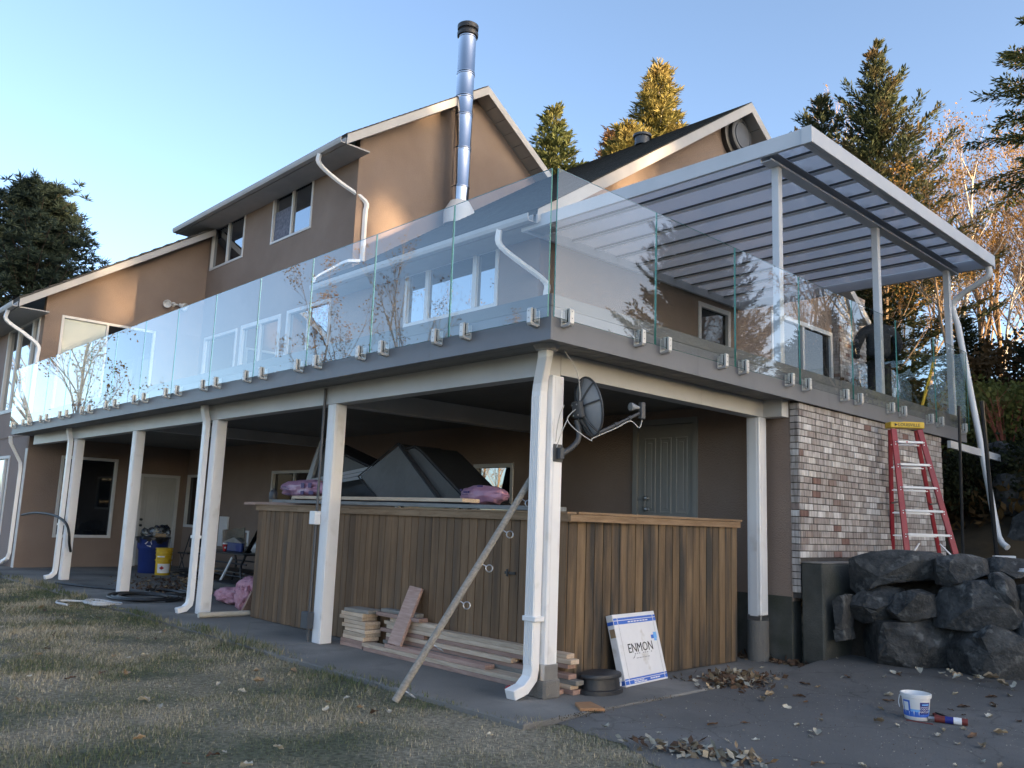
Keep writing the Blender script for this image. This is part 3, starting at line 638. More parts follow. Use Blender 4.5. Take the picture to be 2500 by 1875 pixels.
sl_soffit(XG, -3.852, wy0+.5, wz0+RS*.5-.18, RY, RZ-.18, 16); sl_soffit(XG, -3.852, RY+.01, RZ-.18, 14.8, RZ-RS*5.2-.18, 14)
sl_soffit(XL, -16.152, 0.5, lz0+.65*.68-.15, 4.05, lz0+.65*4.23-.15, 10)
def gutter(x0, x1, y, z):
    p = [(x0, y, z), (x0, y-0.10, z), (x0, y-0.12, z+0.05), (x0, y-0.12, z+0.115), (x0, y-0.105, z+0.115), (x0, y-0.105, z+0.055), (x0, y-0.09, z+0.015), (x0, y-0.012, z+0.015), (x0, y-0.012, z+0.115), (x0, y, z+0.115)]
    return MB().prism(p, (x1-x0, 0, 0)).build('gutter', 'fascia_board', house)
gutter(-17.33, -9.16, uy0-0.005, uz0-0.185); gutter(-10.05, -3.9, wy0-0.005, wz0-0.185); gutter(-27, -16.2, ly0-0.005, lz0-0.17)
# roof vents
MB().lathe([(0.16, 0), (0.16, 0.18), (0.20, 0.19), (0.20, 0.24), (0.02, 0.28)], (-6.2, 9.1, RZ-RS*.5-.03), 16).build('roof_vent', 'vent_grey', house, smooth=True)
# round gable vent
o = MB().lathe([(0.46, 0), (0.46, 0.10), (0.40, 0.12)], (XG+0.001, 9.6, 9.30), 32, axis=(1, 0, 0)).build('round_vent', 'vent_black', house, smooth=True)
MB().lathe([(0.36, 0.115), (0.36, 0.20), (0.33, 0.22), (0.29, 0.22), (0.285, 0.205), (0.27, 0.205), (0.26, 0.225), (0.05, 0.235)], (XG, 9.6, 9.30), 32, axis=(1, 0, 0)).build('vent_cover', 'vent_grey', o, smooth=True)
# downspouts
def spout(parent, pts, side, w=0.075, h=0.055, m='downspout', straps=()):
    o = MB().rtube(pts, w, h, side).build('downspout', m, parent, bevel=0.006)
    return o
sw = 0.085
spout(house, smooth_path([(-10.0, 3.46, 8.66), (-10.0, 3.46, 8.42), (-9.80, 3.80, 8.10), (-9.51, 4.27, 7.75), (-9.50, 4.30, 7.5)], 4) + [Vector((-9.50, 4.30, 6.55)), Vector((-9.50, 4.30, 6.46))], (1, .4, 0), sw, 0.07)
spout(house, smooth_path([(-9.52, 4.26, 6.46), (-9.6, 4.05, 6.42), (-9.9, 3.95, 6.34), (-10.02, 3.62, 6.1), (-10.02, 3.54, 5.98)], 4), (0, .3, 1), 0.07, 0.07)
spout(house, smooth_path([(-4.55, 3.53, 5.80), (-4.55, 3.53, 5.55), (-4.40, 3.80, 5.32), (-4.21, 4.2, 5.05), (-4.20, 4.22, 4.85)], 4) + [Vector((-4.2, 4.22, 3.5)), Vector((-4.2, 4.22, 3.3))], (1, .4, 0), sw, 0.07)
spout(house, smooth_path([(-16.75, -0.25, 5.68), (-16.75, -0.25, 5.45), (-16.65, 0.1, 5.2), (-16.56, 0.40, 4.95), (-16.56, 0.41, 4.7)], 4) + [Vector((-16.56, 0.41, 3.9)), Vector((-16.56, 0.41, 3.3))], (1, 0, 0), sw, 0.07)
# flood light with two lamps
o = MB().lathe([(0.06, 0), (0.06, 0.03), (0.03, 0.06)], (XL, 3.31, 6.50), 14, axis=(1, 0, 0)).build('flood_light', 'trim_white', house, smooth=True)
for k in (-1, 1):
    MB().tube([(XL+.05, 3.31, 6.50), (XL+.08, 3.31+k*.09, 6.50)], 0.02, 8).lathe([(0.045, 0), (0.05, 0.05), (0.095, 0.13), (0.10, 0.19), (0.085, 0.19), (0.05, 0.15)], (XL+.06, 3.31+k*.14, 6.51), 16, axis=(.75, k*.45, -.35)).build('lamp_head', 'trim_white', o, smooth=True)

# stainless flue ---------------------------------------------------
fx, fy = -9.10, 6.43
flue = MB().lathe([(0.195, 8.05), (0.195, 8.55)], (fx, fy, 0), 28).build('flue_pipe', 'steel', house, smooth=True)
flue['label'] = 'tall polished steel flue pipe with black cap on the gable'
zs_ = [8.55, 9.45, 10.25, 10.68, 11.25, 12.15]
for a, b in zip(zs_, zs_[1:]):
    MB().lathe([(0.190, a+.012), (0.205, a+.014), (0.205, a+.035), (0.195, a+.05), (0.195, b-.04), (0.205, b-.03), (0.205, b-.008), (0.19, b-.006)], (fx, fy, 0), 28, caps=False).build('pipe_section', 'steel', flue, smooth=True)
MB().lathe([(0.19, 12.14), (0.235, 12.16), (0.24, 12.24), (0.21, 12.26), (0.20, 12.30), (0.235, 12.32), (0.24, 12.42), (0.20, 12.45), (0.06, 12.47)], (fx, fy, 0), 28).build('flue_cap', 'black_metal', flue, smooth=True)
MB().lathe([(0.215, 8.24), (0.33, 8.04), (0.34, 8.0), (0.34, 7.70)], (fx, fy, 0), 28).build('flashing', 'trim_white', flue, smooth=True)
box_o('wall_bracket', 'steel_dull', flue, XU, fx-0.17, fy-0.03, fy+0.03, 10.55, 10.60)

# brick: veneer under the deck on the right, and on the chimney breast at deck level -----------------
random.seed(5)
def veneer(parent, x, y0, y1, z0f, z1, part_limit, seed, L=0.190, H=0.067, pl=0.198, ph=0.075, d=0.02):
    rnd = random.Random(seed); rows = int((z1-0.2)/ph); lst = []
    zt = z1
    k = 0
    while zt-ph > 0.2:
        zb = zt-ph; off = (k % 2)*pl/2; y = y0-off
        while y < y1-0.01:
            a, b = max(y, y0), min(y+L, y1)
            if b-a > 0.03 and zb >= z0f((a+b)/2): lst.append((a, b, zb))
            y += pl
        zt -= ph; k += 1
    lst.sort(key=lambda t: t[0]*1.0 + abs(t[2]-2.0)*0.15)
    full = MB().box(-d, 0, 0, L, 0, H).mesh('brick', 'brick', bevel=0.004)
    cache = {}
    far = MB(); tones = []
    for i, (a, b, zb) in enumerate(lst):
        px = rnd.uniform(-0.003, 0.003)
        if i < part_limit:
            w_ = round(b-a, 2)
            me = full if abs(b-a-L) < 0.005 else cache.setdefault(w_, MB().box(-d, 0, 0, b-a, 0, H).mesh('brick', 'brick', bevel=0.004))
            place(me, 'brick', (x+px, a, zb), (rnd.uniform(-.004, .004), 0, rnd.uniform(-.012, .012)), parent)
        else:
            far.box(x-d+px, x+px, a, b, zb, zb+H); tones += [rnd.random()]*8
    if far.v:
        o = far.build('brickwork', 'brick_far', parent, fix=False); o['kind'] = 'stuff'
        at = o.data.attributes.new('tone', 'FLOAT', 'POINT'); at.data.foreach_set('value', tones)
box_o('brick_backing', 'mortar', house, -0.155, -0.058, 4.112, 8.36, 0.70, 2.90)
veneer(house, -0.045, 4.10, 8.36, lambda y: 1.08 if y > 4.12 else 0.70, 2.862, 295, 3)
# end face of the veneer (facing the lawn)
mb = MB()
endbrick = MB().box(0, 0.098, 0, 0.02, 0, 0.067).mesh('brick', 'brick', bevel=0.004)
for k in range(28):
    place(endbrick, 'brick', (-0.155+random.uniform(-.002, .002), 4.092, 2.862-0.075*(k+1)), None, house)
# chimney breast
box_o('chimney_breast', 'mortar', house, -4.249, -4.09, 13.80, 15.2, 3.3, 7.05)
mb = MB(); tones = []
for k in range(50):
    y = 13.80-(k % 2)*.099
    while y < 15.2:
        a, b = max(13.80, y), min(15.2, y+.19); 
        if b-a > .03: mb.box(-4.095, -4.075, a, b, 3.3+k*.075, 3.367+k*.075); tones += [random.random()]*8
        y += .198
    mb.box(-4.249, -4.10, 13.782, 13.80, 3.3+k*.075, 3.367+k*.075); tones += [random.random()*.3]*8
o = mb.build('brickwork', 'brick_far', house, fix=False); o['kind'] = 'stuff'
o.data.attributes.new('tone', 'FLOAT', 'POINT').data.foreach_set('value', tones)
# left-wing ground downspout with elbow
spout(house, [Vector(p) for p in ((-16.62, 0.10, 2.86), (-16.64, 0.12, 2.72), (-16.72, 0.38, 2.30), (-16.73, 0.40, 2.15), (-16.75, 0.40, 0.32), (-16.78, 0.38, 0.20), (-17.0, 0.33, 0.10), (-17.5, 0.30, 0.05))], (0.2, 1, 0), 0.075, 0.075)
# ================================================================ the deck
deck = thing('deck', (-8, 2, 0), 'raised deck with grey fascia, white posts and frameless glass railing', 'deck')
X0, Y1 = -16.13, 9.27
# fascia in joined lengths
for a, b in ((X0, -12.2), (-12.198, -8.1), (-8.098, -4.0), (-3.998, -1.55), (-1.548, 0.0)):
    box_o('fascia', 'deck_fascia', deck, a, b, 0.0, 0.03, 2.864, 3.135)
for a, b in ((0.031, 2.05), (2.052, 4.75), (4.752, 7.3), (7.302, Y1)):
    box_o('fascia', 'deck_fascia', deck, -0.03, -0.0005, a, b, 2.862, 3.135)
box_o('edge_trim', 'deck_kerb', deck, X0, 0.006, -0.006, 0.03, 3.136, 3.15); box_o('edge_trim', 'deck_kerb', deck, -0.03, 0.005, 0.031, Y1, 3.136, 3.15)
box_o('kerb', 'deck_kerb', deck, X0, -0.02, 0.02, 0.12, 3.151, 3.247); box_o('kerb', 'deck_kerb', deck, -0.12, -0.021, 0.121, Y1, 3.151, 3.246)
box_o('fascia', 'deck_fascia', deck, -4.2, -0.0, Y1+.001, Y1+.03, 2.862, 3.24)
box_o('deck_floor', 'deck_floor', deck, -16.49, -0.121, 0.121, 4.09, 3.05, 3.225); box_o('deck_floor', 'deck_floor', deck, -4.24, -0.122, 4.091, Y1, 3.05, 3.224)
# soffit ceiling boards under the deck: grooved boards running with the long side
cb = MB()
for i in range(28):
    y = 0.04+i*0.145
    cb.box(-16.4, -0.04, y, y+0.138, 2.885, 2.90)
cb.box(-16.4, -0.04, 0.035, 4.09, 2.901, 2.93)
cb.build('ceiling', 'ceiling', deck)['kind'] = 'stuff'
box_o('ceiling', 'ceiling', deck, -0.13, -0.035, 4.12, 9.2, 2.88, 2.90)
# beams
for a, b in ((-15.92, -13.0), (-12.998, -9.95), (-9.948, -6.9), (-6.898, -3.85), (-3.848, -0.40)):
    box_o('beam', 'beam_white', deck, a, b, 0.395, 0.55, 2.672, 2.884)
for a, b in ((0.551, 2.70), (2.702, 4.085)): box_o('beam', 'beam_white', deck, -0.56, -0.395, a, b, 2.69, 2.883)
box_o('beam', 'beam_white', deck, -0.394, -0.16, 3.93, 4.08, 2.69, 2.882)
box_o('beam', 'beam_white', deck, -3.93, -3.77, 0.551, 4.09, 2.66, 2.882)
box_o('beam', 'beam_white', deck, -10.05, -9.89, 0.551, 4.09, 2.70, 2.882)
# posts with a J-channel along one edge
def post(x0, x1, y0, y1, zb, zt, chan=0):
    o = MB().box(x0, x1, y0, y1, zb, zt).build('post', 'post_white', deck, bevel=0.006)
    MB().box(x0+.03, x1-.03, y0-.006, y0-.0005, zb+.005, zt-.01).box(x1+.0005, x1+.005, y0+.03, y1-.03, zb+.005, zt-.01).build('cover_strip', 'post_white', o, bevel=0.002)
    return o
post(-13.13, -12.97, 0.40, 0.55, 0.012, 2.67); post(-10.06, -9.88, 0.40, 0.55, 0.012, 2.67); post(-7.0, -6.83, 0.40, 0.55, 0.012, 2.67); post(-3.93, -3.76, 0.40, 0.55, 0.012, 2.67)
post(-0.53, -0.36, 0.415, 0.56, 0.17, 2.67); post(-0.555, -0.395, 3.84, 4.0, 0.48, 2.688)
# piers
MB().box(-0.56, -0.34, 0.40, 0.60, 0.0, 0.165).build('pier', 'concrete', deck, bevel=0.02)
MB().box(-0.538, -0.353, 0.407, 0.568, 0.155, 0.28).build('post_shoe', 'steel_dull', deck, bevel=0.003)
MB().lathe([(0.115, -0.05), (0.115, 0.40), (0.112, 0.44)], (-0.475, 3.92, 0), 24).build('pier', 'concrete', deck, smooth=True)
MB().box(-0.56, -0.39, 3.835, 4.005, 0.44, 0.50).build('post_shoe', 'steel_dull', deck, bevel=0.003)
# deck downspouts on posts
def deck_spout(x, yb, zb, xe=None):
    pts = [Vector((x, 0.30, 2.88)), Vector((x, 0.31, 2.80)), Vector((x, 0.35, 2.66)), Vector((x, 0.355, 2.6)), Vector((x, 0.355, 0.20)), Vector((x-.004, 0.345, 0.13)), Vector((x-.015, 0.29, 0.07)), Vector((x-.03, 0.19, 0.045))]
    o = spout(deck, pts, (1, 0, 0), 0.105, 0.075)
    MB().box(x-.07, x+.07, 0.306, 0.404, 1.02, 1.06).build('strap', 'downspout', o); return o
deck_spout(-13.2, 0, 0); deck_spout(-7.08, 0, 0)
# corner spout (fluted)
cx = -0.458
o = spout(deck, [Vector((-0.30, 0.26, 2.88)), Vector((-0.31, 0.265, 2.80)), Vector((-0.44, 0.35, 2.60)), Vector((cx, 0.36, 2.52)), Vector((cx, 0.36, 0.24)), Vector((cx-.005, 0.35, 0.17)), Vector((cx-.02, 0.28, 0.09)), Vector((cx-.04, 0.17, 0.05))], (1, 0, 0), 0.11, 0.085)
fl = MB()
for k in range(5): fl.box(cx-.046+k*.021, cx-.036+k*.021, 0.311, 0.3185, 0.28, 2.48)
fl.build('flute', 'downspout', o); MB().box(cx-.065, cx+.085, 0.30, 0.412, 0.62, 0.66).build('strap', 'downspout', o, bevel=.004)
MB().lathe([(0.09, 0), (0.12, 0.05)], (-0.29, 0.255, 2.845), 16).build('outlet', 'fascia_board', o)
# electrical conduit + boxes on the second post
o = MB().tube([(-3.97, 0.375, 2.86), (-3.97, 0.375, 0.02)], 0.016, 8).build('conduit', 'vent_grey', deck, smooth=True)
MB().box(-4.035, -3.915, 0.32, 0.399, 1.30, 1.45).build('outlet_box', 'white_plastic', o, bevel=.006)
MB().box(-4.05, -3.91, 0.315, 0.399, 0.16, 0.34).build('junction_box', 'vent_grey', o, bevel=.006)

# frameless glass panels: each pane its own part, its cut edges green
def pane(name, x0, x1, y0, y1, z0, z1):
    m = MB(); m.box(x0, x1, y0, y1, z0, z1)
    o = m.build(name, ['clear_glass', 'glass_edge'], deck)
    thin = 0 if (x1-x0) < 0.05 else 1
    for p in o.data.polygons: p.material_index = 0 if abs(p.normal[thin]) > 0.5 else 1
    return o
GB, GT = 3.03, 4.27
for k in range(13): pane('glass_panel', 0.03-1.2405*(k+1)+.007, 0.03-1.2405*k-.007, -0.067, -0.055, GB, GT)
for k in range(7): pane('glass_panel', 0.055, 0.067, -0.04+1.3265*k+.007, -0.04+1.3265*(k+1)-.007, GB, GT)
pane('glass_panel', -4.1, 0.0, Y1+.055, Y1+.067, GB, GT)
# clamps
def clamp_mesh(nrm):
    """bracket holding the pane: built for the side facing -Y, then turned"""
    m = MB()
    m.prism([(-.024, -.094, .104), (-.024, -.094, -.01), (-.024, -.082, -.03), (-.024, -.02, -.038), (-.024, 0, -.038), (-.024, 0, -.022), (-.024, -.05, -.012), (-.024, -.0705, .0), (-.024, -.0705, .112), (-.024, -.088, .112)], (.048, 0, 0))
    m.box(-.024, .024, -.0515, -.030, 0.0, .112); m.box(-.022, .022, -.03, 0, .01, .05); m.box(-.035, .035, -.008, 0, -.03, .10)
    m.cur = 1
    m.box(-.021, .021, -.0705, -.0672, .002, .108); m.box(-.021, .021, -.0548, -.0515, .002, .108)
    for z in (.03, .085): m.lathe([(.006, 0), (.006, .003)], (0, -.0945, z), 8, axis=(0, -1, 0))
    return m
cm = clamp_mesh(0).mesh('clamp', ['clamp_metal', 'rubber'], bevel=0.0025)
for k in range(13):
    for e in (0.03-1.2405*k-.19, 0.03-1.2405*(k+1)+.21): place(cm, 'glass_clamp', (e, -0.0005, 3.015), None, deck)
for k in range(7):
    for e in (-0.04+1.3265*k+.185, -0.04+1.3265*(k+1)-.20): place(cm, 'glass_clamp', (0.0005, e, 3.015), (0, 0, math.pi/2), deck)

# ================================================================ patio cover on the deck
cover = thing('patio_cover', (-2, 6.7, 3.22), 'grey aluminium patio cover with translucent roof sheets on slim posts', 'patio cover')
CX0, CX1, CY0, CY1 = -4.22, 0.40, 3.66, 9.75
def hollow(name, *b): return box_o(name, 'cover_alu', cover, *b, bevel=0.004)
hollow('side_beam', CX0, CX1-.052, CY0, CY0+.05, 5.70, 5.885); hollow('side_beam', CX0, CX1-.052, CY1-.05, CY1, 5.70, 5.885)
hollow('gutter', CX1-.05, CX1, CY0-.01, CY1+.01, 5.695, 5.885); hollow('gutter_lip', CX1-.13, CX1-.052, CY0+.052, CY1-.052, 5.695, 5.71)
hollow('ledger', CX0-.02, CX0+.04, CY0+.052, CY1-.052, 5.72, 5.87)
MB().box(CX1-.12, CX1+.004, CY0-.014, CY0-.0105, 5.69, 5.89).build('end_cap', 'cover_alu', cover, bevel=.002)
# carrying beam: C-channel
MB().box(-0.27, -0.262, CY0+.06, CY1-.06, 5.655, 5.785).box(-0.261, -0.13, CY0+.06, CY1-.06, 5.777, 5.785).box(-0.261, -0.13, CY0+.06, CY1-.06, 5.655, 5.663).box(-.14, -.13, CY0+.06, CY1-.06, 5.664, 5.68).build('carrying_beam', 'cover_alu', cover)
n = 11; sp = (CY1-CY0-.1)/n
raf = MB().box(0, CX1-CX0-.06, -.038, .038, 0.034, .068).mesh('rafter', 'rafter_white', bevel=.003)
gas = MB().box(0, CX1-CX0-.06, -.047, -.0385, .045, .072).box(0, CX1-CX0-.06, .0385, .047, .045, .072).mesh('gasket', 'cover_dark')
sheet = MB().box(0, CX1-CX0-.06, .03, sp-.03, .0735, .081).mesh('roof_sheet', 'polycarbonate')
for i in range(n+1):
    y = CY0+.05+i*sp
    if 0 < i < n:
        r_ = place(raf, 'rafter', (CX0+.005, y, 5.79), None, cover); g_ = place(gas, 'gasket', (CX0+.005, y, 5.79), None, r_)
    if i < n: place(sheet, 'roof_sheet', (CX0+.005, y, 5.79), None, cover)
for y in (3.92, 6.63, 9.30):
    o = box_o('post', 'cover_alu', cover, -.245, -.155, y, y+.09, 3.235, 5.654, bevel=.006); box_o('base_plate', 'cover_alu', o, -.28, -.12, y-.03, y+.12, 3.226, 3.2345)
# loose downspout swinging from the gutter end down to the bank
pts = smooth_path([(0.33, 9.66, 5.69), (0.33, 9.66, 5.56), (0.18, 9.70, 5.47), (-0.10, 9.78, 5.36), (-0.27, 9.80, 5.22), (-0.27, 9.81, 5.05)], 5) + [Vector(p) for p in ((-.22, 9.82, 4.85), (.19, 9.82, 1.60), (.22, 9.80, 1.45), (.28, 9.76, 1.35), (.36, 9.72, 1.29))]
MB().tube(pts, 0.048, 10).build('downspout', 'downspout', cover, smooth=True)
# ================================================================ trees
def quads_to(name, V, m, tones=None):
    """V: (n,4,3) array of small leaf quads -> mesh"""
    V = np.asarray(V, dtype=np.float32); n = len(V); me = bpy.data.meshes.new(name)
    me.vertices.add(n*4); me.vertices.foreach_set('co', V.reshape(-1)); me.loops.add(n*4); me.loops.foreach_set('vertex_index', np.arange(n*4, dtype=np.int32))
    me.polygons.add(n); me.polygons.foreach_set('loop_start', np.arange(0, n*4, 4, dtype=np.int32)); me.polygons.foreach_set('loop_total', np.full(n, 4, dtype=np.int32))
    me.materials.append(MATS[m]); me.update(calc_edges=True); return me
def leafs(P, D, U, L, Wd, rnd):
    """diamond-shaped sprays: P base, D direction, U rough up; arrays"""
    D = D/np.linalg.norm(D, axis=1, keepdims=True); S = np.cross(D, U); S /= (np.linalg.norm(S, axis=1, keepdims=True)+1e-6)
    L = L[:, None]; Wd = Wd[:, None]
    return np.stack([P, P+D*L*0.5+S*Wd, P+D*L, P+D*L*0.5-S*Wd], axis=1)
def conifer_meshes(seed, H, Rb, m, h0=0.08, droop=0.30, rise=0.15, gap=0.50, nb=6, step=0.14, size=0.24, wid=0.034, irregular=0.25, power=0.85, trunk_r=0.22, tilt=0.0, bark='bark_dark', skip=0.06, up_tip=0.0, nl=8):
    rnd = np.random.RandomState(seed); P_, D_, U_, L_, W_ = [], [], [], [], []; tb = MB()
    tb.tube([(0, 0, -0.6), (0.02*H*tilt, 0, H*0.5), (0.02*H*tilt, 0.0, H*0.985)], [trunk_r, trunk_r*0.55, 0.015], 8)
    z = H*h0
    while z < H*0.985:
        t = (z-H*h0)/(H*(1-h0)); rad = Rb*(1-t)**power
        if t < 0.12: rad *= 0.65+t*2.9
        k = nb if t < 0.85 else max(3, nb-2)
        a0 = rnd.rand()*6.28
        for i in range(k):
            if rnd.rand() < skip: continue
            a = a0+6.283*i/k+rnd.uniform(-.35, .35); L = max(0.18, rad*(1+rnd.uniform(-irregular, irregular))); zz = z+rnd.uniform(-.5, .5)*gap
            el = rise*(1.2-t*0.2)+t*0.55+rnd.uniform(-.12, .12)
            hd = np.array([math.cos(a), math.sin(a), 0]); n = max(3, int(L/step)); s = (np.arange(n)+0.5)/n
            zc = el*L*s - droop*L*s*s*(1-t*0.7) + up_tip*L*s**3
            pts = np.stack([hd[0]*L*s, hd[1]*L*s, zz+zc], 1)
            br = [(0, 0, zz)] + [tuple(pts[q]) for q in (n//3, 2*n//3, n-1)]
            if L > 0.6: tb.tube(br, [0.018+0.012*L, 0.014+.006*L, 0.012, 0.006], 4, caps=False)
            tan = np.gradient(pts, axis=0) if n > 1 else hd[None]
            tan /= (np.linalg.norm(tan, axis=1, keepdims=True)+1e-6); sd = np.cross(tan, [0, 0, 1.0])
            for sg in (-1, 1):
                tw = tan*0.75+sd*sg*(0.75+rnd.uniform(-.25, .25, (n, 1))); tw[:, 2] -= rnd.uniform(-.05, .32, n)*(1-t)
                tw /= np.linalg.norm(tw, axis=1, keepdims=True); tl = (0.30*L*(1-s*0.75)+0.14)*rnd.uniform(.7, 1.15, n)
                for q in range(nl):
                    f = (q+rnd.rand(n)*0.6)/nl
                    P_.append(pts+tw*(tl*f)[:, None]+rnd.normal(0, .03, (n, 3))); D_.append(tw+rnd.normal(0, .28, (n, 3))); U_.append(rnd.normal(0, .45, (n, 3))+[0, 0, 1]); L_.append(size*rnd.uniform(.7, 1.3, n)); W_.append(wid*rnd.uniform(.7, 1.3, n))
            P_.append(pts); D_.append(tan+rnd.normal(0, .25, (n, 3))); U_.append(rnd.normal(0, .5, (n, 3))+[0, 0, 1]); L_.append(size*rnd.uniform(.8, 1.3, n)); W_.append(wid*rnd.uniform(.8, 1.3, n))
        z += gap*(1-0.45*t)
    V = leafs(np.concatenate(P_), np.concatenate(D_), np.concatenate(U_), np.concatenate(L_), np.concatenate(W_), rnd)
    return quads_to('crown', V, m), tb.mesh('trunk', bark, fix=False, smooth=True)
def tree(name, label, base, meshes, group=None, sc=1.0, rz=0.0, cat='tree', sz=None):
    t = thing(name, base, label, cat, group, rz); t.scale = (sc, sc, sz or sc)
    for me, nm in zip(meshes, ('crown', 'trunk')):
        o = bpy.data.objects.new(nm, me); COL.objects.link(o); o.parent = t
    return t
def at_ground(x, y): return (x, y, terrain(x, y)-0.05)

def tree_to(name, label, x, y, ztop, meshes, H, **k):
    """stand a tree on the hill so that its tip reaches ztop"""
    b = at_ground(x, y); return tree(name, label, b, meshes, sc=(ztop-b[2])/H, **k)
fir_m = conifer_meshes(1, 14, 3.0, 'needle_fir', droop=.22, rise=.25, gap=.42, nb=7, irregular=.3, power=.8)
tree_to('fir_tree', 'small golden-green fir rising between the two gables', -22.0, 22.5, 21.2, fir_m, 14, rz=.7)
cedar_m = conifer_meshes(2, 18, 2.6, 'needle_cedar', droop=.55, rise=.42, gap=.34, nb=7, size=.30, wid=.036, irregular=.30, power=.62, trunk_r=.25, bark='bark_pale')
tree_to('cedar_tree', 'tall narrow golden cedar behind the right gable roof', -20.6, 29.0, 25.5, cedar_m, 18, rz=1.1)
tree_to('cedar_tree', 'shorter bushy golden cedar just left of the tall narrow one', -20.4, 26.2, 20.9, conifer_meshes(12, 14, 2.7, 'needle_cedar', droop=.5, rise=.4, gap=.33, nb=7, size=.30, wid=.036, power=.55), 14, rz=.3)
tree_to('cedar_tree', 'browning sparse cedar at the left of the golden cedars', -22.4, 27.4, 21.8, conifer_meshes(13, 14, 1.9, 'needle_brown', droop=.5, rise=.45, gap=.40, nb=6, size=.28, wid=.03, power=.6, skip=.2), 14, rz=2.3)
spruce_m = conifer_meshes(3, 18, 4.6, 'needle_spruce', droop=.30, rise=.30, gap=.66, nb=7, size=.26, wid=.040, irregular=.45, power=.9, trunk_r=.32, up_tip=.25, skip=.12)
tree_to('spruce_tree', 'tallest dark spruce with orange-tipped branches above the patio cover', -7.9, 25.6, 19.9, spruce_m, 18, rz=.4)
spruce2_m = conifer_meshes(4, 15, 3.6, 'needle_spruce', droop=.28, rise=.36, gap=.62, nb=7, size=.25, wid=.038, irregular=.45, power=.88, up_tip=.3, skip=.14)
tree_to('spruce_tree', 'shorter spruce with a crooked tip beside the tallest spruce', -9.9, 25.2, 18.4, spruce2_m, 15, rz=2.0)
spruce3_m = conifer_meshes(5, 16, 3.0, 'needle_fir', h0=.58, droop=.14, rise=.02, gap=.62, nb=6, size=.26, wid=.036, irregular=.45, power=.7, skip=.10)
tree_to('spruce_tree', 'open layered spruce cut off by the right picture edge', -0.9, 20.6, 16.0, spruce3_m, 16, rz=.9)
# dark young firs at the foot of the slope under the cover
young_m = conifer_meshes(6, 7, 2.0, 'leaf_dark', h0=.04, droop=.25, rise=.2, gap=.36, nb=7, size=.24, wid=.04, irregular=.3, power=.7, nl=5)
for (x, y, zt, lb, rz) in ((-1.9, 15.4, 6.3, 'dark young fir right of the person on the deck', .3), (-4.6, 16.6, 8.0, 'dark young fir left of the person, beyond the brick chimney breast', 1.9), (-1.7, 16.0, 5.9, 'dark young fir behind the rightmost cover post', 4.0)):
    tree_to('young_fir', lb, x, y, zt, young_m, 7, group='young firs at the foot of the slope', rz=rz)
# far-left pine: needle tufts at the branch ends
def pine_meshes(seed, H, Rb, m):
    rnd = np.random.RandomState(seed); tb = MB(); tb.tube([(0, 0, -1), (0.15, 0.1, H*.5), (0, 0, H*.97)], [.3, .2, .03], 8); C = []
    for i in range(460):
        t = rnd.rand()**0.8; z = H*(0.16+0.83*t); rad = Rb*max(.05, (1-((t-.18)/.84)**1.7) if t > .18 else .8+t)**.62*rnd.uniform(.45, 1.03); a = rnd.rand()*6.283
        tip = np.array([math.cos(a)*rad, math.sin(a)*rad, z+rad*.30]); st = np.array([0, 0, z-rad*.30])
        tb.tube([tuple(st), tuple(st*.5+tip*.5+[0, 0, -.1]), tuple(tip)], [.035, .022, .01], 4, caps=False)
        for q in range(8):
            f = rnd.uniform(.45, 1.03); C.append(st+(tip-st)*f+rnd.normal(0, .22, 3)*(1 if q else .1))
    C = np.array(C); n = 26; P = np.repeat(C, n, 0); D = rnd.normal(0, 1, (len(P), 3)); D[:, 2] = np.abs(D[:, 2])*.9-.15
    V = leafs(P, D, rnd.normal(0, 1, (len(P), 3)), rnd.uniform(.20, .36, len(P)), rnd.uniform(.014, .026, len(P)), rnd)
    return quads_to('crown', V, m), tb.mesh('trunk', 'bark_dark', fix=False, smooth=True)
pine_m = pine_meshes(7, 13.0, 3.9, 'needle_pine')
tree('pine_tree', 'dense dark blue-green pine at the left picture edge', (-30.5, 3.2, -0.6), pine_m, rz=.5, sc=1.07)

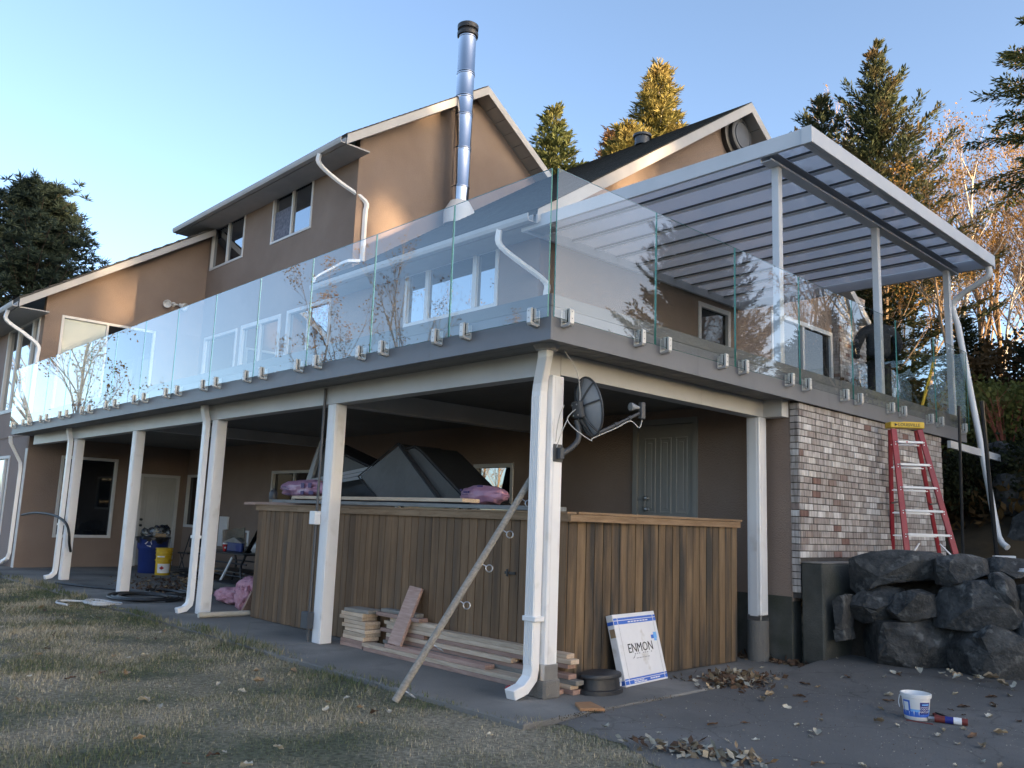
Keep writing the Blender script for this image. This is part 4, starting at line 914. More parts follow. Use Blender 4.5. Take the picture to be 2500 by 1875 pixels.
def bare_meshes(seed, H, m='bark_pale', spread=.35, leaf=None, nleaf=0, lv=(12, 6, 5, 3), r0=.16, fork=.35, tw='bark_brown'):
    rnd = random.Random(seed); tb = MB(); tips = []
    def grow(p, d, L, r, lev):
        n = 4 if lev < 2 else 2; pts = [p.copy()]; dd = d.copy()
        for i in range(n):
            dd = (dd + Vector((rnd.gauss(0, .13), rnd.gauss(0, .13), rnd.gauss(.05, .08)))).normalized(); pts.append(pts[-1]+dd*(L/n))
        rs = [r*(1-0.75*i/n) for i in range(n+1)]
        tb.cur = 0 if lev < 2 else 1
        tb.tube(pts, rs, (7, 5, 3, 3, 3)[lev], caps=False)
        if lev == len(lv): tips.append(pts[-1]); return
        k = lv[lev]
        for i in range(k):
            f = fork+(1-fork)*(i+rnd.random())/k if lev == 0 else rnd.uniform(.25, 1); j = min(n-1, int(f*n)); q = pts[j].lerp(pts[j+1], f*n-j)
            a = rnd.random()*6.283; u = dd.orthogonal().normalized(); w = dd.cross(u); s_ = rnd.uniform(.55, 1.2)*spread*1.9
            nd = (dd+(u*math.cos(a)+w*math.sin(a))*s_+Vector((0, 0, .25))).normalized()
            grow(q, nd, L*rnd.uniform(.28, .5)*(1.15-f*.45), max(.004, rs[j]*rnd.uniform(.4, .6)), lev+1)
    grow(Vector((0, 0, -.4)), Vector((rnd.gauss(0, .05), rnd.gauss(0, .05), 1)).normalized(), H, r0, 0)
    me = tb.mesh('trunk', [m, tw], fix=False, smooth=True)
    if leaf:
        np_ = np.random.RandomState(seed); T = np.array([tuple(t) for t in tips]); P = T[np_.randint(0, len(T), nleaf)]+np_.normal(0, .12, (nleaf, 3))
        V = leafs(P, np_.normal(0, 1, (nleaf, 3)), np_.normal(0, 1, (nleaf, 3)), np_.uniform(.07, .13, nleaf), np_.uniform(.025, .045, nleaf), np_)
        return quads_to('leaves', V, leaf), me
    return None, me
def bare(name, label, base, ms, group, sc=1.0, rz=0.0, tilt=0.0):
    t = thing(name, base, label, 'tree', group, rz); t.scale = (sc, sc, sc); t.rotation_euler[0] = tilt
    for me, nm in zip(ms, ('leaves', 'trunk')):
        if me: o = bpy.data.objects.new(nm, me); COL.objects.link(o); o.parent = t
    return t
birch = [bare_meshes(21, 12, 'bark_pale', .24, 'leaf_gold', 300, (13, 6, 5, 3), .15, .38), bare_meshes(22, 11, 'bark_pale', .28, 'leaf_gold', 900, (12, 6, 5, 3), .13, .30), bare_meshes(23, 9, 'bark_brown', .40, 'leaf_gold', 1500, (14, 6, 5, 3), .10, .18)]
BT = [  # x, y, tip z, which, label
    (-6.0, 27.5, 15.0, 0, 'pale birch with forked bare crown right of the tallest spruce'),
    (-4.2, 26.0, 12.6, 1, 'leaning birch at the end of the cover gutter'),
    (-2.2, 24.5, 11.9, 0, 'pale bare birch below the layered spruce'),
    (-3.4, 30.5, 14.2, 2, 'twiggy brown tree between the birches'),
    (-0.9, 26.5, 11.6, 2, 'golden twiggy tree near the right picture edge'),
    (-0.2, 23.0, 10.4, 1, 'birch trunk close to the right picture edge'),
    (-1.9, 33.0, 13.4, 2, 'far twiggy tree on the ridge at right'),
    (-5.2, 33.5, 15.0, 2, 'far twiggy tree behind the forked birch'),
    (-12.6, 30.0, 18.0, 0, 'pale bare birch left of the crooked spruce'),
    (-11.4, 32.0, 19.0, 1, 'far bare birch showing behind the crooked spruce'),
    (-4.0, 21.5, 11.0, 2, 'golden twiggy tree under the cover edge'),
    (-6.6, 22.5, 11.6, 2, 'golden twiggy tree behind the brick chimney breast'),
    (0.4, 29.0, 11.0, 2, 'twiggy tree cropped by the right picture edge')]
for i, (x, y, zt, w_, lb) in enumerate(BT):
    b = at_ground(x, y); bare('bare_tree', lb, b, birch[w_], 'bare trees on the hillside', (zt-b[2])/(12, 11, 9)[w_], i*1.7, 0.06*((i % 3)-1))

rr = random.Random(5)
for i in range(26):
    x, y = rr.uniform(-11, 1.2), rr.uniform(29, 44); b = at_ground(x, y); bare('bare_tree', 'one of the golden twiggy trees massed on the hillside', b, birch[2 if i % 4 else 1], 'twiggy trees massed on the hillside', rr.uniform(.85, 1.25), rr.random()*6.28, rr.uniform(-.06, .06))
# shrubs and undergrowth on the slope
def bush_mesh(seed, rx, ry, rz, n, m, L=(.07, .13), W=(.025, .05), shell=.55):
    r = np.random.RandomState(seed); d = r.normal(0, 1, (n, 3)); d /= np.linalg.norm(d, axis=1, keepdims=True)
    lump = 1+.22*np.sin(d[:, :1]*5+seed)*np.cos(d[:, 1:2]*6)+.12*r.normal(0, 1, (n, 1))
    P = d*np.array([rx, ry, rz])*lump*(shell+(1-shell)*r.rand(n, 1)**.5); P[:, 2] += rz*.8
    return quads_to('foliage', leafs(P, d+r.normal(0, .8, (n, 3)), r.normal(0, 1, (n, 3)), r.uniform(*L, n), r.uniform(*W, n), r), m)
def shrub(name, label, x, y, me, group=None, sc=1.0, rz=0.0, z=None):
    t = thing(name, (x, y, terrain(x, y)-.05 if z is None else z), label, 'shrub', group, rz); t.scale = (sc,)*3
    o = bpy.data.objects.new('foliage', me); COL.objects.link(o); o.parent = t
    sb = MB(); rr = random.Random(int(x*31+y*17))
    for k in range(9):
        a = rr.random()*6.28; q = rr.uniform(.2, .7); sb.tube([(0, 0, -.1), (math.cos(a)*q*.5, math.sin(a)*q*.5, .45), (math.cos(a)*q, math.sin(a)*q, .95)], [.018, .012, .005], 4, caps=False)
    o = sb.mesh('stems', 'bark_brown', fix=False); o = bpy.data.objects.new('stems', o); COL.objects.link(o); o.parent = t
    return t
bm1 = bush_mesh(31, 1.3, 1.0, .75, 5200, 'leaf_bush'); bm2 = bush_mesh(32, 1.2, 1.0, .9, 4200, 'leaf_dark'); bm3 = bush_mesh(33, 1.1, .9, .8, 3600, 'bracken')
for x, y, me, sc, lb in ((0.2, 12.2, bm1, 1.0, 'sunlit yellow-green shrub right of the loose downspout'), (1.6, 12.6, bm1, 1.05, 'sunlit yellow-green shrub at the right picture edge'),
        (-1.0, 12.9, bm1, .8, 'yellow-green shrub seen through the last glass panel'), (0.9, 10.9, bm2, .75, 'dark leafy shrub on top of the rear boulders'), (-0.4, 11.1, bm2, .7, 'dark leafy shrub behind the deck end'),
        (0.4, 14.6, bm2, 1.0, 'large dark shrub in shadow above the sunlit ones'), (2.2, 14.4, bm2, 1.0, 'dark shrub in shadow at the right edge'), (-2.4, 13.2, bm3, .9, 'brown bracken clump right of the person'), (-3.6, 14.2, bm3, 1.0, 'brown bracken clump beside the chimney breast'), (-1.2, 15.4, bm3, 1.1, 'brown bracken clump above the dark shrubs')):
    shrub('shrub', lb, x, y, me, 'shrubs on the bank', sc, x*3)
# ground cover over the slope, nobody could count it
r = np.random.RandomState(8); n = 52000; xx = r.uniform(-16, 4, n); yy = 10.3+r.rand(n)**1.3*26
zz = np.array([terrain(a, b) for a, b in zip(xx, yy)]); keep = ~((xx < -4) & (yy < 15.5)); xx, yy, zz = xx[keep], yy[keep], zz[keep]; n = len(xx)
patch = np.sin(xx*1.1+np.cos(yy*.7)*2)*np.cos(yy*.6+xx*.3)
P = np.stack([xx, yy, zz+r.rand(n)*(.35+.35*patch)], 1)
und = bpy.data.objects.new('undergrowth', quads_to('undergrowth', leafs(P, r.normal(0, 1, (n, 3))+[0, 0, .8], r.normal(0, 1, (n, 3)), r.uniform(.12, .34, n), r.uniform(.02, .055, n), r), 'bracken')); COL.objects.link(und)
tag(und, 'brown bracken and leaf litter covering the slope', 'undergrowth', kind='stuff')
# red-stemmed bare shrub by the downspout
tb = MB(); rr = random.Random(3)
for k in range(14):
    a = rr.random()*6.28; q = rr.uniform(.15, .5); h = rr.uniform(.9, 1.5)
    p = [Vector((0, 0, -.1)), Vector((math.cos(a)*q*.35, math.sin(a)*q*.35, h*.45)), Vector((math.cos(a)*q, math.sin(a)*q, h))]; tb.tube(p, [.014, .010, .003], 4, caps=False)
    for e in range(3):
        f = rr.uniform(.4, .9); s_ = p[1].lerp(p[2], f); tb.tube([s_, s_+Vector((rr.gauss(0, .12), rr.gauss(0, .12), rr.uniform(.15, .4)))], [.006, .002], 3, caps=False)
o = tb.build('red_twig_shrub', 'twig_red', origin=None, fix=False); o.location = (0.0, 11.2, terrain(0.0, 11.2)+.35); tag(o, 'bare red-stemmed shrub beside the hanging downspout', 'shrub')

# trees across the driveway and lawn, out of the picture but mirrored in the glass; they shade the house from the low sun
grove = [fir_m, spruce2_m, spruce_m]
GL = 'conifer in the dense row across the driveway, mirrored in the glass'
rr = random.Random(11); gi = 0
for row, x in enumerate((54, 59, 64)):
    y = 1.0+row*0.9
    while y < 27.5:
        me = grove[gi % 3]; H = (14, 15, 18)[gi % 3]; h = rr.uniform(19, 23) if not 18.6 < y < 24.2 else rr.uniform(11.6, 12.6)  # heights dip to shape a gap for sun on the left gable
        t = tree('conifer_tree', GL, (x+rr.uniform(-1, 1), y, terrain(x, y)-.1), me, 'conifers across the driveway', h/H, rr.random()*6.28, sz=h/H); y += 2.3; gi += 1
for k, (x, y) in enumerate(((70, 20.5), (71.5, 22.3), (70.5, 24.2), (72, 26.3))):  # high crowns added to close the gap from above, shaping the sun patch
    b = (x, y, terrain(x, y)-.1); tree('conifer_tree', 'unseen high-crowned conifer added above the gap in the row to shape a sun patch', b, spruce3_m, 'conifers across the driveway', 27/16, k*1.3)
for k in range(26):
    x = 3.2+rr.random()*10; y = 19+(x-3)*1.1+rr.uniform(-3, 7); b = at_ground(x, y)
    if x < 4.575-.2*(y+4.7)+4: continue
    tree('young_fir', 'low dark fir up the bank, mirrored in the right-hand panes', b, young_m, 'young firs mirrored in the glass', rr.uniform(3.2, 5.0)/7, rr.random()*6.28)
# unseen conifer belt added behind the camera to cut low light under the deck
for k in range(17):
    x = -16+k*3.7; h = rr.uniform(4.5, 7); me = grove[k % 3]
    tree('conifer_tree', 'unseen conifer of the belt added behind the viewer to dim light under the deck', (x, -31+rr.uniform(-2.5, 2.5), -.1), me, 'conifers added behind the lawn', h/(14, 15, 18)[k % 3], rr.random()*6.28)
for k in range(22):
    x = -72+k*2.8; bare('bare_tree', 'golden bare tree in the belt beyond the lawn, mirrored in the small low window', (x, -38+rr.uniform(-2, 2), -.1), birch[2 if k % 3 else 1], 'bare trees beyond the lawn', rr.uniform(.9, 1.25), rr.random()*6.28)
for x, y, h, lb in ((21, 17, 13, 'tall conifer across the driveway mirrored in the corner pane'), (12, 19.5, 11, 'middle conifer mirrored in the second right pane'), (15, 23.5, 12, 'conifer mirrored in the third right pane'), (8.3, 14.6, 8, 'smaller conifer mirrored in the second right pane')):
    tree('conifer_tree', lb, at_ground(x, y), spruce2_m, 'conifers across the driveway', h/15, x)
for i, (x, y, sc, w_, lb) in enumerate(((-29, -14, 1.15, 2, 'golden bare tree mirrored in the left railing near the third panel'), (-36, -20, 1.2, 2, 'golden bare tree mirrored in the left railing near the fourth panel'), (-22, -19, 1.0, 1, 'bare birch mirrored in the panel beside the corner'),
        (-33, -6.2, 1.2, 1, 'leafy bare tree mirrored at the far left of the railing'), (-40, -9, 1.4, 2, 'dark tree mirrored in the far-left panels'), (-27, -24, 1.1, 2, 'twiggy tree mirrored near the corner pane'), (-16, -21, .9, 2, 'thin bare tree mirrored in the corner pane'), (8.0, 22.5, .75, 2, 'bare tree mirrored in the fourth right pane'), (8.5, 25, 1.0, 1, 'bare birch mirrored in the fifth right pane'), (8.8, 29.5, .7, 2, 'bare tree mirrored in the sixth right pane'), (9.6, 28, 1.1, 2, 'far bare tree mirrored in the fifth right pane'), (11, 24.5, 1.0, 2, 'bare tree mirrored in the third right pane'))):
    bare('bare_tree', lb, (x, y, -.05 if y < 5 else terrain(x, y)), birch[w_], 'bare trees around the garden', sc, i*.9)
# ================================================================ things around the house
def text_mesh(s, size, m, ext=0.0008):
    c = bpy.data.curves.new('lettering', 'FONT'); c.body = s; c.size = size; c.align_x = 'CENTER'; c.align_y = 'CENTER'; c.extrude = ext; c.resolution_u = 2
    o = bpy.data.objects.new('lettering_tmp', c); COL.objects.link(o); bpy.context.view_layer.update()
    me = bpy.data.meshes.new_from_object(o.evaluated_get(bpy.context.evaluated_depsgraph_get())); bpy.data.objects.remove(o); bpy.data.curves.remove(c)
    me.materials.clear(); me.materials.append(MATS[m]); return me
def frame_mat(o, x, y): # matrix with local x,y axes
    x = Vector(x).normalized(); y = Vector(y); y = (y-x*y.dot(x)).normalized(); z = x.cross(y); M = Matrix((x, y, z)).transposed().to_4x4(); M.translation = Vector(o); return M
def put(me, name, parent, M):
    o = bpy.data.objects.new(name, me); COL.objects.link(o)
    if parent: o.parent = parent; M = Matrix.Translation(-wloc(parent)) @ M
    o.matrix_local = M; return o
# ---------------------------------------------------------------- fence
fence = thing('wooden_fence', (-0.56, 0.87, 0.012), 'brown stained board fence forming a corner enclosure under the deck', 'fence')
rnd = random.Random(2)
bl = MB().prism([(0, 0, 0), (.1105, 0, 0), (.1105, .014, 0), (.108, .02, 0), (0.002, .02, 0), (0, .014, 0)], (0, 0, 1.445)).mesh('board', 'fence_wood')
br_ = MB().prism([(0, 0, 0), (.1105, 0, 0), (.1105, .014, 0), (.108, .02, 0), (0.002, .02, 0), (0, .014, 0)], (0, 0, 1.445)).mesh('board', 'fence_mildew')
FX, FY = -0.54, 0.85
for k in range(48):
    place(bl, 'board', (FX-.004-(k+1)*.1195, FY+rnd.uniform(0, .004), .018+rnd.uniform(0, .006)), None, fence)
for k in range(23):
    o = place(br_, 'board', (FX-rnd.uniform(0, .004), FY+.012+k*.1195, .018+rnd.uniform(0, .006)), (0, 0, math.pi/2), fence)
box_o('backing', 'fence_cap', fence, FX-48*.1195, FX-.03, FY+.026, FY+.05, .03, 1.44); box_o('backing', 'fence_cap', fence, FX-.05, FX-.026, FY+.055, FY+23*.1195, .03, 1.44)
xe = FX-48*.1195
cuts = [xe-.04, -5.2, -4.0, -2.65, -1.55, FX+.03]
for a, b in zip(cuts, cuts[1:]): box_o('trim_board', 'fence_cap', fence, a, b-.003, FY-.026, FY-.002, 1.435, 1.50)
for a, b in ((FY-.026, 1.75), (1.753, FY+23*.1195+.03)): box_o('trim_board', 'fence_cap', fence, FX+.0305 if a < 1 else FX+.006, FX+.056 if a < 1 else FX+.03, a, b, 1.437, 1.498)
box_o('cap_board', 'fence_cap', fence, xe-.06, FX+.02, FY-.034, FY+.09, 1.501, 1.520, bevel=.003); box_o('cap_board', 'fence_cap', fence, FX-.06, FX+.042, FY+.091, FY+23*.1195+.05, 1.5005, 1.524, bevel=.003)
o = box_o('gate_latch', 'black_metal', fence, -1.32, -1.18, FY-.013, FY-.001, .93, .955); box_o('latch_bolt', 'black_metal', o, -1.29, -1.27, FY-.022, FY-.0135, .91, .975)
# ---------------------------------------------------------------- things lying on the fence / spa behind it
o = MB().bar((-6.0, 1.0, 1.57), (-0.75, .93, 1.545), .24, .038).build('plank', 'board_grey'); tag(o, 'long grey plank lying on top of the fence', 'plank')
o = MB().bar((-5.75, 1.16, 1.626), (-2.1, 1.06, 1.612), .235, .04).build('plank', 'wood_new', bevel=.003); tag(o, 'pale new plank resting on the grey plank above the fence', 'plank')
o = MB().bar((-7.5, 1.28, 1.535), (-4.9, 1.22, 1.545), .09, .04).build('timber', 'wood_red'); tag(o, 'thin timber sticking out past the left end of the fence', 'timber')
tub = thing('hot_tub', (-4.3, 2.4, .012), 'dark hot tub standing behind the fence, only its rim showing', 'hot tub')
MB().prism([(-6.35, 1.25, .012), (-2.25, 1.25, .012), (-2.05, 1.45, .012), (-2.05, 3.2, .012), (-2.25, 3.4, .012), (-6.35, 3.4, .012), (-6.55, 3.2, .012), (-6.55, 1.45, .012)], (0, 0, 1.42)).build('cabinet', 'wood_grey', tub); box_o('rim', 'vinyl_grey', tub, -6.6, -2.0, 1.2, 3.45, 1.433, 1.50)
def slab(name, poly, y, d, m, label, seam='vinyl_black'):
    t = thing(name, (poly[0][0], y, poly[0][1]), label, 'spa cover'); P = [(a, y, b) for a, b in poly]
    MB().prism(P, (0, d, 0)).build('foam_panel', m, t, bevel=.03)
    c = MB(); n = len(P)
    for i in range(n): c.tube([Vector(P[i])+Vector((0, -.004, 0)), Vector(P[(i+1) % n])+Vector((0, -.004, 0))], .009, 6)
    c.build('piping', seam, t); return t

slab('spa_cover', [(-5.26, 1.94), (-4.38, 2.36), (-3.42, 1.60), (-4.72, 1.60)], 1.75, .55, 'vinyl_grey', 'grey folded spa cover tilted like a tent above the pale plank')
slab('spa_cover', [(-4.44, 2.37), (-4.28, 2.29), (-4.08, 2.32), (-3.94, 2.25), (-2.92, 1.58), (-3.46, 1.58), (-4.49, 2.28)], 1.80, .7, 'vinyl_black', 'black ribbed edge of the second cover half, right of the grey one', 'vinyl_grey')
slab('spa_cover', [(-6.67, 2.49), (-5.31, 2.10), (-5.0, 1.58), (-6.0, 1.60), (-6.83, 1.91)], 1.95, .5, 'vinyl_black', 'black spa cover propped steeply behind the second post', 'vinyl_grey')
o = MB().prism([(-6.60, 1.90, 2.49), (-6.54, 1.90, 2.48), (-6.76, 1.90, 1.90), (-6.95, 1.90, 1.75), (-6.90, 1.90, 1.93)], (0, .3, 0)).build('cover_flap', 'dish_grey', bevel=.008); tag(o, 'narrow grey flap hanging at the left of the black cover', 'cover flap')
t = thing('cover_skirt', (-6.5, 1.8, 1.8), 'grey stitched skirt strips under the black spa cover', 'cover skirt')
for k in range(3): MB().prism([(-6.80+k*.02, 1.80+k*.012, 1.775+k*.05), (-5.05, 1.80+k*.012, 1.93+k*.055), (-5.05, 1.80+k*.012, 1.975+k*.055), (-6.74+k*.03, 1.80+k*.012, 1.82+k*.05)], (0, .01, 0)).build('strip', 'dish_grey', t)
def lumpy(name, c, rx, ry, rz, m, seed, n=20, amp=.06, flat=-1.0, p=2.6, parent=None):
    r_ = random.Random(seed); ph = [(r_.uniform(2, 7), r_.uniform(0, 6), r_.uniform(2, 7), r_.uniform(0, 6)) for _ in range(4)]
    def f(u, v):
        a = u*2*math.pi; b = (v-.5)*math.pi; d = Vector((math.cos(b)*math.cos(a), math.cos(b)*math.sin(a), math.sin(b)))
        k = 1/((abs(d.x)**p+abs(d.y)**p+abs(d.z)**p)**(1/p)); k *= 1+amp*sum(math.sin(q[0]*d.x*2+q[1])*math.cos(q[2]*d.z*2+d.y*3+q[3]) for q in ph)/2
        return Vector((c[0]+d.x*k*rx, c[1]+d.y*k*ry, c[2]+max(flat, d.z*k)*rz))
    return MB().grid(f, n*2, n).build(name, m, parent, smooth=60, fix=True)
t = thing('insulation_bag', (-6.1, 1.45, 1.66), 'lilac plastic bag of insulation left of the second post', 'insulation bag')
lumpy('bag', (-6.15, 1.5, 1.76), .64, .17, .125, 'bag_pink', 4, amp=.10, parent=t)
for (a, b, w_, h) in ((-6.02, 1.80, .09, .07), (-5.83, 1.80, .09, .07), (-6.02, 1.70, .09, .05), (-5.80, 1.70, .12, .05), (-6.55, 1.78, .12, .014), (-6.50, 1.75, .16, .012), (-6.45, 1.68, .14, .012)):
    MB().box(a, a+w_, 1.318, 1.322, b-h/2, b+h/2).build('print_mark', 'bag_print', t)
t = thing('insulation_bag', (-2.5, 1.6, 1.6), 'dusky pink insulation bag beside the small mirror-bright window', 'insulation bag')
lumpy('bag', (-2.52, 1.62, 1.69), .36, .15, .11, 'bag_pink', 9, amp=.08, p=2.2, parent=t)
for (a, b, w_, h) in ((-2.76, 1.745, .03, .02), (-2.70, 1.72, .06, .022), (-2.63, 1.72, .03, .026), (-2.47, 1.785, .09, .02), (-2.72, 1.695, .10, .006)): MB().box(a, a+w_, 1.462, 1.466, b-h/2, b+h/2).build('print_mark', 'bag_print', t)
o = MB().lathe([(.05, 0), (.055, .01), (.055, .09), (.03, .125), (.016, .13), (.016, .15)], (-6.15, .98, 1.59), 14).build('plastic_bottle', 'vent_grey', smooth=True); tag(o, 'small grey plastic bottle at the left end of the fence top', 'bottle')

# ---------------------------------------------------------------- left patio clutter
t = thing('recycling_bin', (-14.45, 2.62, .012), 'blue recycling bin with black liner in front of the white door', 'bin')
bx, by = -14.45, 2.62
MB().lathe([(.24, .012), (.255, .03), (.285, .50), (.30, .52), (.315, .56), (.32, .73), (.335, .75), (.335, .78), (.30, .78), (.29, .70)], (bx, by, 0), 26).build('body', 'bin_blue', t, smooth=True)
lb = MB()
for k in range(26):
    a = 2*math.pi*k/26; a2 = 2*math.pi*(k+1)/26; r0, r1 = .345, .36+.02*math.sin(k*2.3); z0 = .72-.03*math.sin(k*1.7)-.05*(k % 5 == 0)
    lb.add([(bx+.30*math.cos(a), by+.30*math.sin(a), .795), (bx+.30*math.cos(a2), by+.30*math.sin(a2), .795), (bx+r1*math.cos(a2), by+r1*math.sin(a2), .78), (bx+r1*math.cos(a), by+r1*math.sin(a), .78), (bx+.352*math.cos(a2), by+.352*math.sin(a2), z0), (bx+.352*math.cos(a), by+.352*math.sin(a), z0)], [(0, 1, 2, 3), (3, 2, 4, 5)])
lb.build('liner', 'bag_black', t, smooth=True, fix=False)
for sg in (-1, 1): MB().prism([(bx+sg*.31, by-.06, .79), (bx+sg*.45, by-.10, .66), (bx+sg*.42, by+.02, .64), (bx+sg*.33, by+.10, .75)], (0, 0, .012)).build('liner_flap', 'bag_black', t)
vd = Vector((4.575-bx, -4.732-by, 0)).normalized(); sdv = Vector((-vd.y, vd.x, 0))
sym = thing_sym = MB()
for k in range(3):   # three chasing arrows
    a0 = math.pi/2+k*2.094; c0 = Vector((bx, by, .645))+vd*.326-sdv*.08
    pt = lambda r_, a: c0 + sdv*(r_*math.cos(a)) + Vector((0, 0, r_*math.sin(a)))
    sym.tube([pt(.055, a0+.25), pt(.05, a0+.9), pt(.055, a0+1.5)], .008, 6); sym.tube([pt(.075, a0+1.45), pt(.055, a0+1.85)], [.018, .002], 6)
sym.build('recycling_symbol', 'print_white', t)
for k, (dx, dy, s_) in enumerate(((-.17, -.08, .10), (.02, -.02, .13), (.20, .05, .15))): 
    o = lumpy('plastic_bag', (bx+sdv.x*dx+vd.x*.05, by+sdv.y*dx+vd.y*.05, .82+s_*.5), s_, s_, s_*1.0, 'clear_bag', 20+k, n=9, amp=.30, p=1.8); tag(o, ('clear crumpled plastic bag at the left of the bin top', 'clear crumpled plastic bag in the middle of the bin top', 'large clear plastic bag bulging right of the bin top')[k], 'plastic bag', 'plastic bags on the bin')
o = MB().bar(Vector((bx, by, .83))+vd*.2+sdv*.03, Vector((bx, by, .82))+vd*.2+sdv*.25, .10, .07).build('cardboard_box', 'cardboard'); tag(o, 'flattened brown carton on top of the blue bin', 'carton')
px, py = -13.78, 2.62
t = thing('plastic_pail', (px, py, .012), 'yellow stacked pails with maple-leaf label beside the blue bin', 'pail')
MB().lathe([(.145, .012), (.15, .02), (.158, .30), (.172, .31), (.172, .335), (.160, .34)], (px, py, 0), 22).build('pail', 'yellow_plastic', t, smooth=True)
MB().lathe([(.155, .341), (.160, .42), (.170, .425), (.170, .445), (.163, .45), (.165, .49), (.175, .495), (.175, .515), (.166, .52), (.170, .55), (.178, .555), (.178, .575), (.10, .58)], (px, py, 0), 22).build('pail', 'yellow_plastic', t, smooth=True)
vd = Vector((4.575-px, -4.732-py, 0)).normalized(); sdv = Vector((-vd.y, vd.x, 0)); base_a = math.atan2(vd.y, vd.x)
def curved_label(name, m, r_, a0, a1, z0, z1, parent, cx_, cy_, r2_=None):
    n = 8; q = MB()
    for i in range(n):
        a, b = a0+(a1-a0)*i/n, a0+(a1-a0)*(i+1)/n; ra, rb = r_, r2_ or r_
        q.add([(cx_+ra*math.cos(a), cy_+ra*math.sin(a), z0), (cx_+ra*math.cos(b), cy_+ra*math.sin(b), z0), (cx_+rb*math.cos(b), cy_+rb*math.sin(b), z1), (cx_+rb*math.cos(a), cy_+rb*math.sin(a), z1)], [(0, 1, 2, 3)])
    return q.build(name, m, parent, fix=False)
curved_label('label', 'print_white', .157, base_a-.75, base_a+.95, .06, .25, t, px, py, .161); curved_label('label_strip', 'print_white', .1645, base_a-.9, base_a+.1, .385, .41, t, px, py)
c0 = Vector((px, py, .165))+vd*.166-sdv*.025; lf = [(0, .05), (.012, .025), (.028, .032), (.024, .012), (.05, .012), (.04, -.002), (.044, -.012), (.018, -.028), (.004, -.028), (.003, -.05), (-.003, -.05), (-.004, -.028), (-.018, -.028), (-.044, -.012), (-.04, -.002), (-.05, .012), (-.024, .012), (-.028, .032), (-.012, .025)]
MB().prism([c0+sdv*(a*.95)+Vector((0, 0, b*.95)) for a, b in lf], vd*.002).build('maple_leaf', 'print_red', t)
o = MB().bar((-13.5, 3.1, .17), (-12.4, 2.9, .10), .8, .012, up=(.15, -.3, 1)).build('cardboard_sheet', 'cardboard'); tag(o, 'flattened cardboard sheet lying beside the yellow pails', 'cardboard')
o = lumpy('bag_pile', (-12.95, 2.95, .08), .55, .35, .10, 'bag_black', 31, n=12, amp=.3); tag(o, 'crumpled black bag under the cardboard sheet', 'bag')
# folding chair
t = thing('folding_chair', (-13.4, 3.1, .012), 'black folding chair between the bin and the table', 'chair')
MB().box(-13.65, -13.15, 2.85, 3.27, .47, .50).build('seat', 'black_metal', t, bevel=.01); MB().box(-13.18, -13.14, 2.88, 3.24, .62, .88).build('backrest', 'black_metal', t, bevel=.01)
for yy in (2.87, 3.25):
    MB().tube([(-13.62, yy, .012), (-13.12, yy, .90)], .012, 6).build('leg', 'black_metal', t); MB().tube([(-13.15, yy, .012), (-13.55, yy, .47)], .012, 6).build('leg', 'black_metal', t)
# table and what stands on it
t = thing('patio_table', (-11.3, 3.05, .012), 'black metal patio table loaded with clutter left of the fence', 'table')
MB().box(-12.15, -10.2, 2.65, 3.45, .60, .63).build('table_top', 'black_metal', t, bevel=.01)
for xx in (-12.05, -10.35):
    for yy in (2.75, 3.35): MB().tube(smooth_path([(xx, yy, .012), (xx+.10*(1 if xx < -11 else -1), yy, .2), (xx+.13*(1 if xx < -11 else -1), yy, .4), (xx+.02, yy, .60)], 4), .024, 6).build('leg', 'black_metal', t)
for zz_ in (.20, .43): MB().tube([(-12.0, 2.76, zz_), (-10.3, 2.76, zz_)], .016, 6).tube([(-12.0, 3.34, zz_), (-10.3, 3.34, zz_)], .016, 6).build('rail', 'black_metal', t)
MB().box(-12.0, -10.3, 2.75, 3.35, .26, .28).build('shelf', 'black_metal', t)
o = MB().bar((-11.45, 3.02, .632), (-11.48, 3.02, 1.06), .96, .02, up=(0, 1, 0)).build('framed_sheet', ['clear_bag']); tag(o, 'leaning sheet of clear glass standing on the patio table', 'glass sheet')
t2 = thing('picture_frame', (-11.4, 3.06, .63), 'pale frame behind the glass sheet on the table', 'frame')
for a in ((-11.98, -11.93, .632, 1.04), (-10.98, -10.92, .632, 1.04)): MB().box(a[0], a[1], 3.06, 3.08, a[2], a[3]).build('frame_side', 'white_plastic', t2)
MB().box(-11.92, -10.99, 3.06, 3.08, 1.0, 1.04).build('frame_top', 'white_plastic', t2)
t2 = thing('paper_cup', (-11.32, 2.80, .63), 'red paper cup with white lid on the patio table', 'cup')
MB().lathe([(.032, .631), (.047, .765)], (-11.32, 2.80, 0), 16).build('cup', 'red_plastic', t2, smooth=True); MB().lathe([(.049, .765), (.049, .778), (.044, .79), (.044, .795)], (-11.32, 2.80, 0), 16).build('lid', 'print_white', t2, smooth=True)
MB().lathe([(.018, 0), (.018, .002)], Vector((-11.32, 2.80, .70))+vd*.041, 12, axis=vd).build('emblem', 'print_white', t2)
t2 = thing('storage_box', (-11.1, 3.15, .63), 'dark box with a peaked lid on the table behind the red cup', 'box')
MB().box(-11.62, -10.95, 2.95, 3.0, .632, .80).build('body', 'bin_blue', t2, bevel=.01); MB().prism([(-11.70, 2.93, .80), (-10.88, 2.93, .80), (-11.25, 2.93, .90)], (0, .1, 0)).build('lid', 'wood_grey', t2)
for k, (xx, w_, h) in enumerate(((-10.85, .22, .12), (-10.58, .24, .20))):
    o = lumpy('clutter_bag', (xx, 3.1, .63+h/2), w_/2, .12, h/2, ('bag_black', 'white_plastic')[k], 40+k, n=9, amp=.2); tag(o, ('black bag on the right half of the table', 'white crumpled bundle at the right end of the table')[k], 'bundle')
